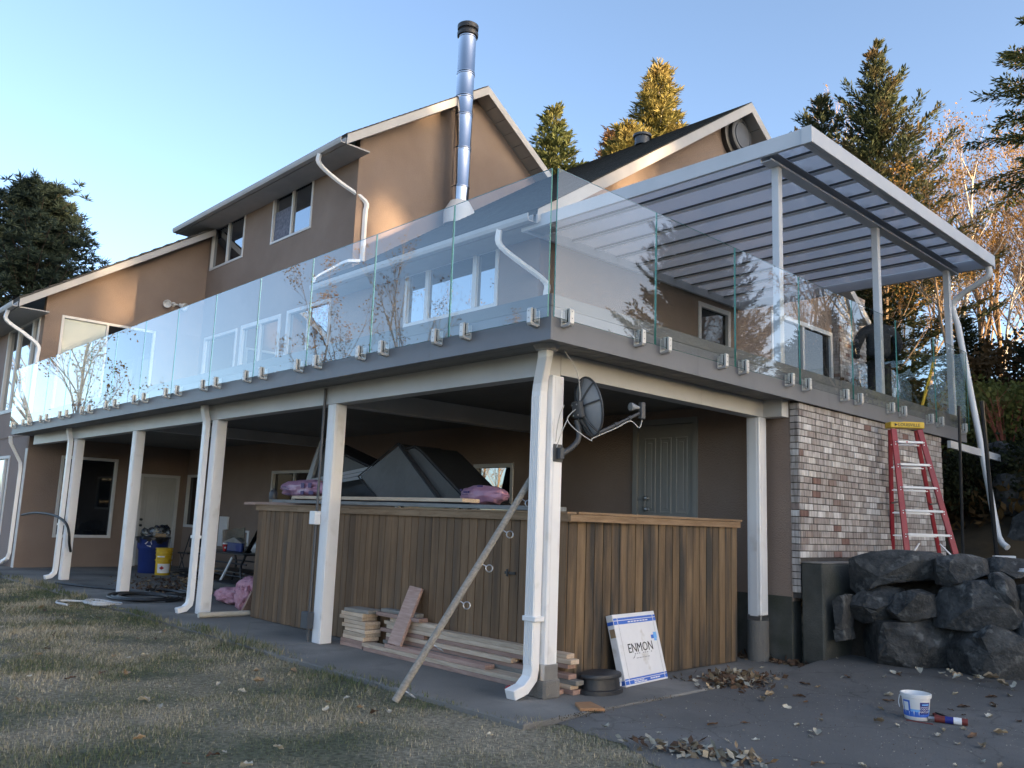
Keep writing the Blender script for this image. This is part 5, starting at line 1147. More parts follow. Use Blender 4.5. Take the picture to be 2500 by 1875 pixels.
o = MB().bar((-10.6, 2.9, .63), (-10.15, 2.95, 1.2), .10, .012).build('plastic_strip', 'clear_bag'); tag(o, 'clear plastic strip leaning up from the table to the fence', 'strip')
o = MB().box(-14.35, -13.93, 4.04, 4.085, .60, 1.27).build('white_board', 'white_plastic', bevel=.004); tag(o, 'white board leaning on the wall behind the table', 'board')
o = MB().lathe([(.05, 0), (.16, .10), (.165, .13), (.0, .15)], (-9.75, 2.3, .012), 18).build('metal_bowl', 'steel', smooth=True); tag(o, 'shiny metal bowl upside down on the floor by the table', 'bowl')
o = MB().tube([(-11.0, 2.58, .02), (-10.72, 2.68, .55)], .022, 8).build('cardboard_tube', 'white_plastic'); tag(o, 'white tube standing against the table leg', 'tube')
o = MB().box(-10.3, -8.6, 2.1, 2.6, .012, .17).build('storage_crate', 'vinyl_black', bevel=.02); tag(o, 'low black crate on the floor behind the pink insulation', 'crate')
# pink insulation
t = thing('insulation_roll', (-7.7, 1.35, .012), 'pink fibreglass insulation heap at the left end of the fence', 'insulation')
lumpy('roll', (-8.0, 1.45, .13), .42, .22, .12, 'insulation_pink', 51, amp=.12, parent=t); lumpy('batt', (-7.22, 1.40, .22), .36, .22, .22, 'insulation_pink', 52, amp=.16, p=3.4, parent=t); lumpy('batt', (-7.10, 1.2, .16), .20, .12, .17, 'insulation_pink', 53, amp=.2, p=3, parent=t)
o = MB().bar((-6.75, 1.02, .012), (-6.55, 1.05, .32), .16, .03).build('offcut', 'wood_red'); tag(o, 'brown board offcut propped at the fence end beside the insulation', 'offcut')
o = MB().tube([(-6.47, .22, .05), (-6.44, .92, .05)], .036, 12).build('plastic_pipe', 'pipe_cream', smooth=True); tag(o, 'cream rusty-stained pipe lying at the fence end', 'pipe')
# hoses and rope
def coil(name, c, r0, turns, rad, m, label, seed, sq=.6, cat='hose', tail=None):
    r_ = random.Random(seed); pts = []; ph = r_.random()*6
    for i in range(int(turns*16)):
        a = i/16*2*math.pi; q = r0*(1+.14*math.sin(a*.37+ph)+.05*math.sin(a*1.7)); pts.append(Vector((c[0]+q*math.cos(a)+.05*math.sin(a*.21), c[1]+q*sq*math.sin(a)+.06*math.cos(a*.17), c[2]+rad+.008*math.sin(a*2.1)+.022*(i/(turns*16)))))
    if tail: pts += smooth_path([pts[-1]]+[Vector(p) for p in tail], 5)[1:]
    o = MB().tube(pts, rad, 6).build(name, m, smooth=True); return tag(o, label, cat)
coil('garden_hose', (-9.15, .52, .014), .62, 5.3, .017, 'hose_black', 'black hose coiled loosely on the patio beside the third post', 3, .62, tail=[(-10.3, .7, .03), (-11.2, .35, .03), (-12.2, .1, .03)])
coil('garden_hose', (-9.7, 1.15, .014), .50, 4.4, .016, 'hose_black', 'second black hose heap behind the coiled one', 6, .5)
coil('rope', (-8.75, -.22, -.01), .30, 3.2, .016, 'rope_white', 'white rope bundle on the grass edge beside the hose', 9, .55, 'rope', tail=[(-9.2, -.6, .02), (-9.0, -.78, .02), (-8.6, -.75, .02)])
o = MB().tube(smooth_path([(-15.3, .20, 1.165), (-14.5, .24, 1.225), (-13.5, .30, 1.20), (-12.85, .33, 1.08), (-12.66, .36, .90), (-12.70, .40, .70), (-12.80, .47, .55)], 6), .024, 8).build('flexible_pipe', 'hose_black', smooth=True); tag(o, 'black flexible pipe arching out from the leftmost post', 'pipe')

# ---------------------------------------------------------------- lumber pile and pole at the corner
def board(x0, x1, y, w_, z, h, m, label, group='lumber piled against the fence', rz=0.0):
    L = x1-x0; o = MB().box(-L/2, L/2, -w_/2, w_/2, 0, h).build('lumber', m, bevel=.003); o.location = ((x0+x1)/2, y, z); o.rotation_euler = (0, 0, rz); return tag(o, label, 'lumber', group)
LB = 'weathered board inside the lumber pile against the fence'
board(-3.16, -.42, .64, .14, .013, .037, 'wood_red', 'bottom reddish board along the front of the lumber pile', rz=.006)
board(-3.20, -.50, .645, .14, .051, .038, 'wood_new', 'pale board second from the ground at the pile front', rz=.004)
board(-2.82, -1.28, .655, .12, .090, .037, 'wood_red', 'shorter red-brown board lying on the front pair', rz=.008)
yb = .785
board(-3.0, -.33, yb, .10, .013, .038, 'wood_red', LB); board(-2.95, -.36, yb, .10, .052, .038, 'wood_new', LB)
board(-3.05, -.30, yb, .10, .091, .038, 'wood_grey', LB); board(-3.0, -.38, yb-.005, .10, .130, .038, 'wood_red', LB)
board(-2.98, -1.05, yb-.02, .11, .169, .040, 'wood_new', 'creamy board ending short of the corner post', rz=-.01)
board(-2.2, -.40, yb+.005, .10, .2115, .038, 'wood_red', LB); board(-3.0, -.36, yb, .105, .251, .039, 'wood_new', 'long pale board near the top of the pile running behind the downspout')
board(-3.05, -.42, yb+.004, .10, .291, .038, 'wood_new', 'topmost long pale board of the pile', rz=.004)
board(-3.1, -2.35, yb-.01, .10, .2115, .038, 'wood_red', LB); board(-2.95, -2.18, yb, .10, .330, .040, 'wood_new', 'short pale block with visible end on top of the long boards')
board(-3.15, -2.40, yb-.03, .12, .371, .038, 'wood_red', 'pinkish board on top of the pile left of the leaning plank'); board(-3.12, -2.50, yb, .10, .410, .034, 'wood_grey', 'grey board crowning the pile behind the leaning plank')
for k, (m, dx, ry) in enumerate((('wood_red', .0, .02), ('wood_red', .0, .0), ('wood_new', .03, -.03), ('wood_new', .05, .02), ('wood_new', .06, -.05), ('wood_new', .02, .06), ('wood_new', .04, -.02), ('wood_new', -.04, .05), ('wood_new', -.02, .0), ('wood_grey', .05, .08))):
    board(-3.66+dx, -3.24+dx, .70, .20, .013+k*.0405, .038, m, ('lowest red-brown short block of the left stack', 'red-brown short block second from the ground in the left stack')[k] if k < 2 else ('grey rough block on top of the left stack' if k == 9 else 'cream short block in the left stack of offcuts'), 'short blocks stacked left of the lumber pile', ry)
o = MB().bar((-2.66, .60, .13), (-2.62, .815, .70), .215, .034, up=(0, -1, .4)).build('plank', 'wood_red', bevel=.003); tag(o, 'pinkish plank leaning against the fence on the lumber pile', 'plank')
t = thing('pole', (-1.09, -.52, -.02), 'long grey wooden pole with screw eyes leaning on the corner downspout', 'pole')
pa, pb = Vector((-1.09, -.52, -.02)), Vector((-.555, .40, 1.80))
MB().tube([pa, pa.lerp(pb, .5), pb], [.031, .030, .028], 12).build('shaft', 'wood_grey', t, smooth=True)
pd = (pb-pa).normalized(); side_ = Vector((.69, .72, -.12)); side_ = (side_-pd*side_.dot(pd)).normalized(); fwv = pd.cross(side_)
for f_ in (.05, .245, .435, .60, .755, .90):
    c_ = pa.lerp(pb, f_)+side_*.028; e = MB().tube([c_, c_+side_*.035], .0055, 6); cc = c_+side_*.063
    up_ = pd if f_ > .1 else fwv
    e.tube([cc+(side_*math.cos(a)+(up_ if f_ not in (.245,) else fwv)*math.sin(a))*.028 for a in [i/14*6.283 for i in range(15)]], .0055, 6); e.build('screw_eye', 'steel_dull', t, smooth=True)
o = lumpy('plastic_scrap', (-.78, .44, .03), .06, .035, .022, 'red_plastic', 61, n=9, amp=.7, p=1.3); tag(o, 'crumpled bit of red plastic beside the corner downspout', 'plastic scrap')

# ---------------------------------------------------------------- carton leaning on the fence
O = Vector((-.30, 1.40, .014)); ux = Vector((-.06, .70, 0)); uy = Vector((-.17, .04, .60)); W_, H_ = ux.length, uy.length
ux = ux.normalized(); uy = (uy-ux*uy.dot(ux)).normalized(); nz_ = ux.cross(uy)
t = thing('carton', tuple(O), 'white and blue ENMON carton leaning against the fence', 'carton')
P = lambda a, b, c=0.0: O+ux*(a*W_)+uy*(b*H_)+nz_*c
MB().hexa([P(0, 0, -.075), P(1, 0, -.075), P(1, 1, -.075), P(0, 1, -.075), P(0, 0), P(1, 0), P(1, 1), P(0, 1)]).build('box', 'cardboard_white', t, bevel=.004)
def decal(a0, a1, b0, b1, m, h=.0012, name='print_band'): MB().hexa([P(a0, b0, .0002), P(a1, b0, .0002), P(a1, b1, .0002), P(a0, b1, .0002), P(a0, b0, h), P(a1, b0, h), P(a1, b1, h), P(a0, b1, h)]).build(name, m, t)
for b0, b1 in ((.915, .945), (.855, .905), (.085, .105), (.025, .075)):
    for a0, a1 in ((.004, .085), (.10, .925), (.94, .996)): decal(a0, a1, b0, b1, 'print_blue')
for b0, b1 in ((.855, .905), (.025, .085)): MB().hexa([P(-.002, b0, -.07), P(-.0005, b0, -.07), P(-.0005, b1, -.07), P(-.002, b1, -.07), P(-.002, b0, -.004), P(-.0005, b0, -.004), P(-.0005, b1, -.004), P(-.002, b1, -.004)]).build('print_band', 'print_blue', t)
decal(.10, .104, .11, .85, 'print_grey', .0008, 'fold_line'); decal(.925, .929, .11, .85, 'print_grey', .0008, 'fold_line')
put(text_mesh('ENMON', .115, 'print_black'), 'lettering', t, frame_mat(P(.50, .50, .0016), ux, uy))
for i in range(9): decal(.34+i*.048, .365+i*.048, .415, .432, 'cardboard_white' if i % 4 == 3 else 'print_grey', .001, 'small_print')
for i in range(5): decal(.36+i*.065, .41+i*.065, .355, .366, 'print_grey', .001, 'small_print')
MB().prism([P(.27, .36, .0006), P(.31, .365, .0006), P(.36, .425, .0006)], nz_*.001).build('scuff', 'print_grey', t)
decal(.80, .86, .60, .655, 'print_blue', .0016, 'logo_square'); decal(.862, .94, .60, .69, 'print_lightblue', .0015, 'logo_square'); decal(.862, .92, .565, .598, 'print_lightblue', .0015, 'logo_square')
for i in range(7): decal(.32+i*.07, .375+i*.07, .872, .888, 'print_white', .0018, 'small_print')
for i in range(4): decal(.20+i*.075, .265+i*.075, .032, .046, 'print_white', .0018, 'small_print'); decal(.20+i*.06, .25+i*.06, .055, .068, 'print_white', .0018, 'small_print'); decal(.58+i*.06, .63+i*.06, .045, .062, 'print_white', .0018, 'small_print')
MB().hexa([P(-.003, .68, -.06), P(-.0006, .68, -.06), P(-.0006, .80, -.06), P(-.003, .80, -.06), P(-.003, .70, -.004), P(-.0006, .68, -.004), P(-.0006, .78, -.004), P(-.003, .80, -.004)]).build('torn_patch', 'cardboard', t)
# ---------------------------------------------------------------- black step stool, scrap, pail and tools on the driveway
sx, sy = -.30, 1.05
t = thing('step_stool', (sx, sy, .012), 'black plastic step stool beside the carton at the fence corner', 'stool')
def ov(r_, z, n=28, ax=1.25): return [(sx+r_*math.cos(a)*.86, sy+r_*ax*math.sin(a), z) for a in [i/n*6.283 for i in range(n)]]
def rings(rs, m, nm):
    q = MB(); n = 28
    for r_, z in rs: q.v += ov(r_, z)
    for i in range(len(rs)-1):
        for k in range(n): k2 = (k+1) % n; q.f.append((i*n+k, i*n+k2, (i+1)*n+k2, (i+1)*n+k)); q.mi.append(0)
    q.f.append(tuple(range(n))); q.f.append(tuple((len(rs)-1)*n+k for k in range(n))); q.mi += [0, 0]
    return q.build(nm, m, t, smooth=True)
rings([(.185, .013), (.185, .045), (.165, .05)], 'stool_black', 'base'); rings([(.158, .051), (.150, .135), (.158, .14)], 'stool_black', 'body'); rings([(.170, .141), (.172, .155), (.165, .172), (.150, .176)], 'stool_black', 'tread')
MB().box(sx+.10, sx+.105, sy+.135, sy+.15, .06, .13).build('label', 'print_white', t)
o = MB().prism([(-.07, .47, .013), (.10, .34, .013), (.21, .50, .013), (-.02, .60, .013)], (0, 0, .022)).build('wood_scrap', 'stain_wood', bevel=.002); tag(o, 'square orange-brown wood scrap on the concrete edge', 'wood scrap')
kx, ky = 1.765, 2.45
t = thing('yogurt_pail', (kx, ky, 0), 'white yogurt pail with blue label standing on the driveway', 'pail')
MB().lathe([(.083, .001), (.086, .004), (.104, .165), (.113, .168), (.115, .195), (.108, .198), (.101, .17), (.082, .02), (.0, .02)], (kx, ky, 0), 32, caps=False).build('body', 'white_plastic', t, smooth=True)
vd = Vector((4.575-kx, -4.732-ky, 0)).normalized(); sdv = Vector((-vd.y, vd.x, 0)); ba = math.atan2(vd.y, vd.x)
rr_ = lambda z: .0865+(.104-.0865)*(z-.004)/.161
curved_label('label', 'print_blue', rr_(.03)+.001, ba-1.5, ba+1.5, .028, .066, t, kx, ky, rr_(.066)+.001)
curved_label('label', 'print_lightblue', rr_(.06)+.0008, ba-.55, ba+1.5, .066, .085, t, kx, ky, rr_(.085)+.0008)
curved_label('label', 'print_navy', rr_(.05)+.0016, ba+.28, ba+1.15, .05, .14, t, kx, ky, rr_(.14)+.0016)
curved_label('nutrition_panel', 'print_blue', rr_(.06)+.0014, ba-1.1, ba-.45, .066, .148, t, kx, ky, rr_(.148)+.0014); curved_label('nutrition_panel', 'print_white', rr_(.07)+.002, ba-1.0, ba-.58, .07, .135, t, kx, ky, rr_(.135)+.002)
def wrap_text(s_, size, zc, ac):
    me = text_mesh(s_, size, 'print_white', 0)
    for v in me.vertices:
        r_ = rr_(zc)+.0026; a = ac+v.co.x/r_; v.co = (kx+r_*math.cos(a)-wloc(t).x, ky+r_*math.sin(a)-wloc(t).y, zc+v.co.y)
    o = bpy.data.objects.new('lettering', me); COL.objects.link(o); o.parent = t
wrap_text('YOGOURT', .023, .090, ba+.70); wrap_text('NATURE', .023, .068, ba+.70); curved_label('brand_line', 'print_lightblue', rr_(.12)+.0024, ba+.42, ba+1.05, .118, .130, t, kx, ky); curved_label('rule', 'print_white', rr_(.105)+.0024, ba+.3, ba+1.12, .105, .1075, t, kx, ky)
MB().tube(arc((kx, ky, .165), .113, ba-1.7, ba-4.4, 10, (1, 0, 0), (0, 1, 0)) if False else smooth_path([Vector((kx, ky, .172))-sdv*.116, Vector((kx, ky, .12))-sdv*.125+vd*.02, Vector((kx, ky, .085))-sdv*.118+vd*.05], 4), .003, 6).build('handle', 'white_plastic', t)
o = lumpy('putty_knife', (kx+.02, ky+.02, .165), .03, .02, .012, 'yellow_plastic', 71, n=8, amp=.1); tag(o, 'yellow and black tool handle poking out of the yogurt pail', 'tool'); o2 = lumpy('grip', (kx-.02, ky-.01, .165), .028, .018, .012, 'rubber', 72, n=8, amp=.1); o2.parent = o; o2.matrix_parent_inverse = o.matrix_world.inverted()
t = thing('caulk_tube', (2.0, 2.47, .02), 'dirty caulking tube with navy label lying right of the yogurt pail', 'tube')
ca, cb = Vector((1.90, 2.45, .027)), Vector((2.115, 2.53, .027)); ax_ = (cb-ca)
MB().lathe([(.026, 0), (.026, ax_.length)], ca, 16, axis=ax_).build('barrel', 'tool_red', t, smooth=True); MB().lathe([(.0268, ax_.length*.32), (.0268, ax_.length*.57)], ca, 16, axis=ax_, caps=False).build('label', 'print_navy', t, smooth=True); MB().lathe([(.0267, ax_.length*.575), (.0267, ax_.length*.82)], ca, 16, axis=ax_, caps=False).build('label', 'cardboard_white', t, smooth=True); MB().lathe([(.010, -.045), (.012, 0)], ca, 10, axis=ax_).build('nozzle', 'print_grey', t)
o = MB().bar((1.80, 2.70, .012), (1.93, 2.56, .012), .022, .02).build('tool', 'tool_red', bevel=.006); tag(o, 'dark red tool handle behind the yogurt pail', 'tool')
o = MB().bar((1.78, 2.80, .006), (1.98, 2.66, .006), .016, .010).build('tool', 'rubber', bevel=.002); tag(o, 'thin black blade behind the dark red handle', 'tool')
o = MB().bar((1.74, 2.31, .004), (1.93, 2.34, .004), .012, .006).build('stir_stick', 'tool_red'); tag(o, 'brown stir stick in front of the yogurt pail', 'stick')

# ---------------------------------------------------------------- satellite dish on the corner post
t = thing('satellite_dish', (-.36, .50, 1.95), 'grey satellite dish with feed arm bolted to the corner post', 'satellite dish')
MB().box(-.359, -.348, .44, .555, 1.93, 2.08).box(-.348, -.30, .475, .525, 1.955, 2.05).build('mount_bracket', 'dish_dark', t, bevel=.004)
hub = Vector((-.30, .66, 2.30))
MB().tube(smooth_path([(-.325, .50, 1.99), (-.29, .60, 2.06), (-.27, .66, 2.14), (-.285, .67, 2.24), hub], 5), .024, 10).build('mast', 'dish_dark', t, smooth=True)
axd = Vector((.30, .93, .20)).normalized(); cD = Vector((-.235, .745, 2.425)); us_ = axd.cross(Vector((0, 0, 1))).normalized(); vs_ = us_.cross(axd).normalized()
def dish(rho, th, off=0.0): return cD+us_*(.215*rho*math.cos(th))+vs_*(.255*rho*math.sin(th))+axd*(.085*rho*rho-.085+off)
MB().grid(lambda u, v: dish(v, u*6.2832), 40, 8).build('reflector', 'dish_grey', t, smooth=True, fix=False)
MB().tube([dish(1.0, i/40*6.2832) for i in range(41)], .010, 6, caps=False).build('rim', 'dish_dark', t, smooth=True)
for th in (.15, .85, 1.57, 2.3, 3.0, 4.2, 5.2): MB().tube([dish(f_, th, -.012) for f_ in (.18, .4, .6, .8, 1.0)], .008, 5).build('rib', 'dish_dark', t)
MB().bar(cD-axd*.11-vs_*.09, cD-axd*.11+vs_*.06, .13, .055, up=axd).build('hub_plate', 'dish_dark', t, bevel=.012)
for a, b in ((-.04, -.06), (.04, -.06), (.04, .03), (-.04, .03)): MB().lathe([(.007, 0), (.007, .006)], cD-axd*.14+us_*a+vs_*b, 8, axis=-axd).build('bolt', 'steel_dull', t)
a0_ = dish(1.0, -1.57); lnb = a0_+Vector((.13, .47, .24))
MB().tube([dish(.4, -1.57, -.03), a0_-axd*.01], .016, 8).tube([a0_-axd*.01, a0_.lerp(lnb, .45)], .016, 8).tube([a0_.lerp(lnb, .45), a0_.lerp(lnb, .5)], .022, 8).tube([a0_.lerp(lnb, .5), lnb], .014, 8).tube([a0_.lerp(lnb, .76), a0_.lerp(lnb, .81)], .020, 8).build('feed_arm', 'dish_dark', t, smooth=True)
fd = (cD-lnb).normalized()
MB().lathe([(.014, 0), (.018, .03), (.034, .075), (.036, .085), (.036, .10), (.02, .102)], lnb+Vector((0, 0, .05)), 16, axis=fd).build('feed_horn', 'dish_grey', t, smooth=True); MB().bar(lnb+Vector((0.01, .025, -.05)), lnb+Vector((0.01, .025, .10)), .045, .05, up=(0.2, 1, 0)).build('receiver_box', 'dish_dark', t, bevel=.005)
o = MB().tube(smooth_path([(-.22, .40, 2.86), (-.19, .52, 2.72), (-.23, .62, 2.55), (-.25, .63, 2.42), (-.30, .60, 2.36), (-.33, .58, 2.30), (-.28, .62, 2.22), (-.20, .74, 2.13), a0_-Vector((0, 0, .02)), a0_.lerp(lnb, .5)-Vector((0, 0, .03)), a0_.lerp(lnb, .8)-Vector((0, 0, .03)), lnb+Vector((0, .0, -.13)), lnb+Vector((.01, .03, -.05))], 5), .0045, 6).build('coax_cable', 'cable_white', smooth=True); tag(o, 'white coax cable looping from the deck ceiling to the dish feed', 'cable')
o = MB().tube(smooth_path([(-.33, .58, 2.30), (-.34, .53, 2.2), (-.345, .49, 2.10), (-.345, .47, 2.05)], 5), .004, 6).tube(smooth_path([(-.345, .55, 2.42), (-.345, .50, 2.33), (-.346, .47, 2.2), (-.346, .46, 2.1)], 5), .004, 6).tube([(-.41, .413, 2.62), (-.41, .413, 2.84)], .0035, 5).build('coax_cable', 'cable_white', smooth=True); tag(o, 'thin white cable stapled down the corner post', 'cable')
# ================================================================ boulders, concrete wall, ladder
from mathutils import noise as mnoise
rw = thing('retaining_wall', (.08, 6, 0), 'short mossy concrete retaining wall between the brick and the boulders', 'wall')
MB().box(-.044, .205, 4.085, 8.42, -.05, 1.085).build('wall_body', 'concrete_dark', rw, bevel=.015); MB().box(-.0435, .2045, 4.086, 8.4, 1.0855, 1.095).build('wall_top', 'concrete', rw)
BO = {
    'A': (4.18, [(0.28, 0.94), (0.41, 1.14), (0.61, 1.21), (0.81, 1.24), (1.12, 1.23), (1.19, 1.10), (1.11, 0.98), (0.95, 0.96), (0.72, 0.92), (0.47, 0.79), (0.35, 0.81)], 'large flat boulder at the top left of the rock wall'),
    'B': (4.35, [(1.14, 1.14), (1.23, 1.20), (1.43, 1.24), (1.57, 1.21), (1.60, 1.06), (1.49, 1.00), (1.34, 0.95), (1.16, 0.95)], 'top boulder right of the large flat one'),
    'C': (4.15, [(0.38, 0.69), (0.48, 0.79), (0.65, 0.87), (0.82, 0.85), (0.80, 0.57), (0.50, 0.50), (0.39, 0.55)], 'middle-row boulder on the left, next to the sliver'),
    'D': (4.15, [(0.80, 0.67), (0.88, 0.81), (1.02, 0.86), (1.16, 0.82), (1.19, 0.63), (1.01, 0.57), (0.81, 0.58)], 'paler small boulder in the middle row'),
    'E': (4.25, [(1.21, 0.76), (1.26, 0.90), (1.45, 0.96), (1.63, 0.98), (1.75, 0.90), (1.86, 0.75), (1.93, 0.63), (1.78, 0.56), (1.50, 0.54), (1.21, 0.55)], 'big slab-faced boulder on the right of the middle row'),
    'F': (4.12, [(0.33, 0.27), (0.45, 0.43), (0.62, 0.51), (0.96, 0.53), (1.19, 0.58), (1.26, 0.4), (1.3, 0.08000000000000002), (0.95, 0.05), (0.64, 0.04000000000000001), (0.41, 0.11000000000000001)], 'wide bottom boulder on the left by the concrete'),
    'G': (4.25, [(1.22, 0.47), (1.36, 0.52), (1.54, 0.52), (1.71, 0.57), (1.94, 0.48), (2.04, 0.34), (2.02, 0.2), (1.82, 0.06), (1.55, 0.010000000000000009), (1.32, 0.020000000000000004)], 'wide bottom boulder on the right'),
    'H': (4.05, [(0.29, 0.70), (0.41, 0.77), (0.38, 0.44), (0.31, 0.43)], 'upright sliver of rock against the concrete wall'),
    'M': (4.05, [(0.29, 0.40), (0.38, 0.43), (0.40, 0.32), (0.31, 0.29)], 'small stone wedged low against the concrete wall'),
    'I': (4.40, [(1.67, 1.06), (1.74, 1.08), (1.83, 1.02), (1.90, 0.85), (1.89, 0.71), (1.82, 0.76), (1.69, 0.95)], 'tilted thin slab right of the big boulder'),
    'J': (4.60, [(1.85, 0.96), (2.09, 1.00), (2.12, 0.69), (1.84, 0.66)], 'boulder at the right picture edge, second row'),
    'K': (4.75, [(1.46, 1.18), (1.65, 1.23), (1.88, 1.21), (1.93, 1.11), (1.83, 1.04), (1.57, 1.05)], 'low boulder behind the tilted slab'),
    'L': (4.55, [(1.86, 0.64), (2.04, 0.67), (2.07, 0.41), (1.88, 0.45)], 'boulder at the right picture edge, lower row'),
    'N': (4.85, [(2.0, 0.40), (2.5, 0.46), (2.7, 0.2), (2.5, -.02), (2.0, -.02)], 'bottom boulder just outside the right edge')}
def boulder(label, poly, yc, dep, seed, grp, m='rock', n=44):
    cx_ = sum(p[0] for p in poly)/len(poly); cz_ = sum(p[1] for p in poly)/len(poly); an = sorted([(math.atan2(p[1]-cz_, p[0]-cx_), math.hypot(p[0]-cx_, p[1]-cz_)) for p in poly])
    def rad(a):
        a = (a+math.pi) % (2*math.pi)-math.pi
        for i in range(len(an)):
            a0, r0 = an[i]; a1, r1 = an[(i+1) % len(an)]
            if i == len(an)-1: a1 += 2*math.pi; 
            aa = a if a >= a0 else a+2*math.pi
            if a0 <= aa <= a1:
                t = (aa-a0)/max(1e-6, a1-a0); x0, y0, x1, y1 = r0*math.cos(a0), r0*math.sin(a0), r1*math.cos(a1), r1*math.sin(a1)
                d = (math.cos(aa), math.sin(aa)); den = d[0]*(y1-y0)-d[1]*(x1-x0); return (x0*(y1-y0)-y0*(x1-x0))/den if abs(den) > 1e-6 else r0*(1-t)+r1*t
        return an[0][1]
    S_ = max(.25, sum(r for _, r in an)/len(an)); rb = random.Random(seed*7+1); cuts = []
    for k in range(16):
        nv = Vector((rb.gauss(0, .8), -abs(rb.gauss(.9, .7)), rb.gauss(.1, .8))).normalized(); cuts.append((nv, rb.uniform(.52, .80) if nv.y < -.5 else rb.uniform(.92, 1.05)))
    def f(u, v):
        a = u*2*math.pi; b = (v-.5)*math.pi; c = abs(math.cos(b))**.16; s_ = math.copysign(abs(math.sin(b))**.70, math.sin(b)); r_ = rad(a)*c
        p = Vector((cx_+r_*math.cos(a), yc+dep*s_, cz_+r_*math.sin(a)))
        rl = Vector(((p.x-cx_)/S_, (p.y-yc)/dep, (p.z-cz_)/S_))
        for nv, dd in cuts:
            e = rl.dot(nv)-dd*(1.0 if abs(nv.y) > .6 else 1.15)
            if e > 0: rl -= nv*e
        p = Vector((cx_+rl.x*S_, yc+rl.y*dep, cz_+rl.z*S_))
        q = p*(1.5/S_*.5)+Vector((seed*3.1, seed, 0)); nv = mnoise.noise_vector(q)*.06*S_+mnoise.noise_vector(q*3)*.022*S_+mnoise.noise_vector(q*9)*.016*S_+mnoise.noise_vector(q*21)*.008*S_
        ce = mnoise.voronoi(q*1.6)[0][0]-.35
        return p+Vector((nv.x*.6, nv.y*1.4+ce*.05*S_, nv.z*.6))
    o = MB().grid(f, n*2, n).build('boulder', m, smooth=15); return tag(o, label, 'boulder', grp)
for i, (k, (y, poly, lb)) in enumerate(BO.items()):
    sz = max(p[0] for p in poly)-min(p[0] for p in poly); d_ = .16+.32*min(1, sz)
    grow = [( (p[0]-sum(q[0] for q in poly)/len(poly))*1.13+sum(q[0] for q in poly)/len(poly), (p[1]-sum(q[1] for q in poly)/len(poly))*1.13+sum(q[1] for q in poly)/len(poly)) for p in poly]
    boulder(lb, grow, y+d_*.85, d_, i+1, 'boulders of the dry-stacked wall')
# soil filling behind
MB().grid(lambda u, v: Vector((.21+u*3.6, 4.62+v*.9, -.1+1.18*min(1, v*2.2)+.03*math.sin(u*30))), 24, 8).build('soil_bank', 'soil', smooth=True, fix=False)['kind'] = 'structure'
# second dark rock wall at the back of the terrace
rr = random.Random(15)
rows = [(10.0, 1.05, 1.85, [(.1, .9), (.95, 1.75), (1.8, 2.6), (2.65, 3.6)], 'bottom'), (10.35, 1.75, 2.5, [(-.2, .55), (.6, 1.45), (1.5, 2.4), (2.45, 3.4)], 'middle'), (10.7, 2.4, 3.05, [(-.5, .4), (.45, 1.1), (1.15, 2.1), (2.15, 3.2)], 'top')]
for y, z0, z1, xs_, nm in rows:
    for k, (a, b) in enumerate(xs_):
        j = lambda: rr.uniform(-.07, .07)
        poly = [(a+j(), z0+.2+j()), (a+.15+j(), z1-.05+j()), ((a+b)/2, z1+j()), (b-.12+j(), z1-.06+j()), (b+j(), z0+.3+j()), (b-.1+j(), z0+j()), (a+.12+j(), z0+j())]
        boulder('dark boulder %s from the house in the %s row of the rear rock wall' % (('first', 'second', 'third', 'fourth')[k], nm), poly, y+.3, .36, 40+k+int(y*7), 'boulders of the rear rock wall', n=14)
# white flashing board at the foot of the deck end
o = MB().bar((-.02, 8.6, 2.78), (.05, 10.6, 2.72), .05, .11).build('board', 'trim_white'); tag(o, 'white painted board under the deck end by the rear rocks', 'board')

# ---------------------------------------------------------------- ladder
C_ = Vector((.255, 6.28, 2.80)); w_ = Vector((.69, .724, 0)); fwd_ = Vector((.724, -.69, 0))
t = thing('step_ladder', (.4, 6.3, 1.1), 'red fibreglass step ladder with yellow cap in front of the brick wall', 'ladder')
zf = 1.10; D_ = C_.z-zf
def rail(top, foot, nm, wd=.07, th=.03): return MB().bar(top, foot, wd, th, up=fwd_).build(nm, 'ladder_red', t, bevel=.004)
ftop = {s_: C_+w_*(s_*.165)+fwd_*.05+Vector((0, 0, -.05)) for s_ in (-1, 1)}; ffoot = {-1: Vector((C_.x, C_.y, zf))+w_*(-.185)+fwd_*.36, 1: Vector((C_.x, C_.y, zf))+w_*.42+fwd_*.36}
rtop = {s_: C_+w_*(s_*.165)-fwd_*.05+Vector((0, 0, -.05)) for s_ in (-1, 1)}; rfoot = {-1: Vector((C_.x, C_.y, zf))+w_*(-.02)-fwd_*.42, 1: Vector((C_.x, C_.y, zf))+w_*.60-fwd_*.42}
for s_ in (-1, 1): rail(ftop[s_], ffoot[s_], 'front_rail'); rail(rtop[s_], rfoot[s_], 'rear_rail', .05, .028)
o = MB().bar(C_-w_*.215, C_+w_*.215, .17, .075).build('top_cap', 'yellow_plastic', t, bevel=.008); MB().bar(C_-w_*.05+Vector((0, 0, .0375)), C_+w_*.21+Vector((0, 0, .0375)), .16, .012).build('tray_lip', 'yellow_plastic', o, bevel=.003)
put(text_mesh('LOUISVILLE', .055, 'print_black'), 'lettering', t, frame_mat(C_+fwd_*.0862+w_*.02, w_, (0, 0, 1)))
MB().prism([C_+fwd_*.0855-w_*.165+Vector((0, 0, .02)), C_+fwd_*.0855-w_*.165+Vector((0, 0, -.02)), C_+fwd_*.0855-w_*.125], fwd_*.0012).build('arrow_mark', 'print_black', t)
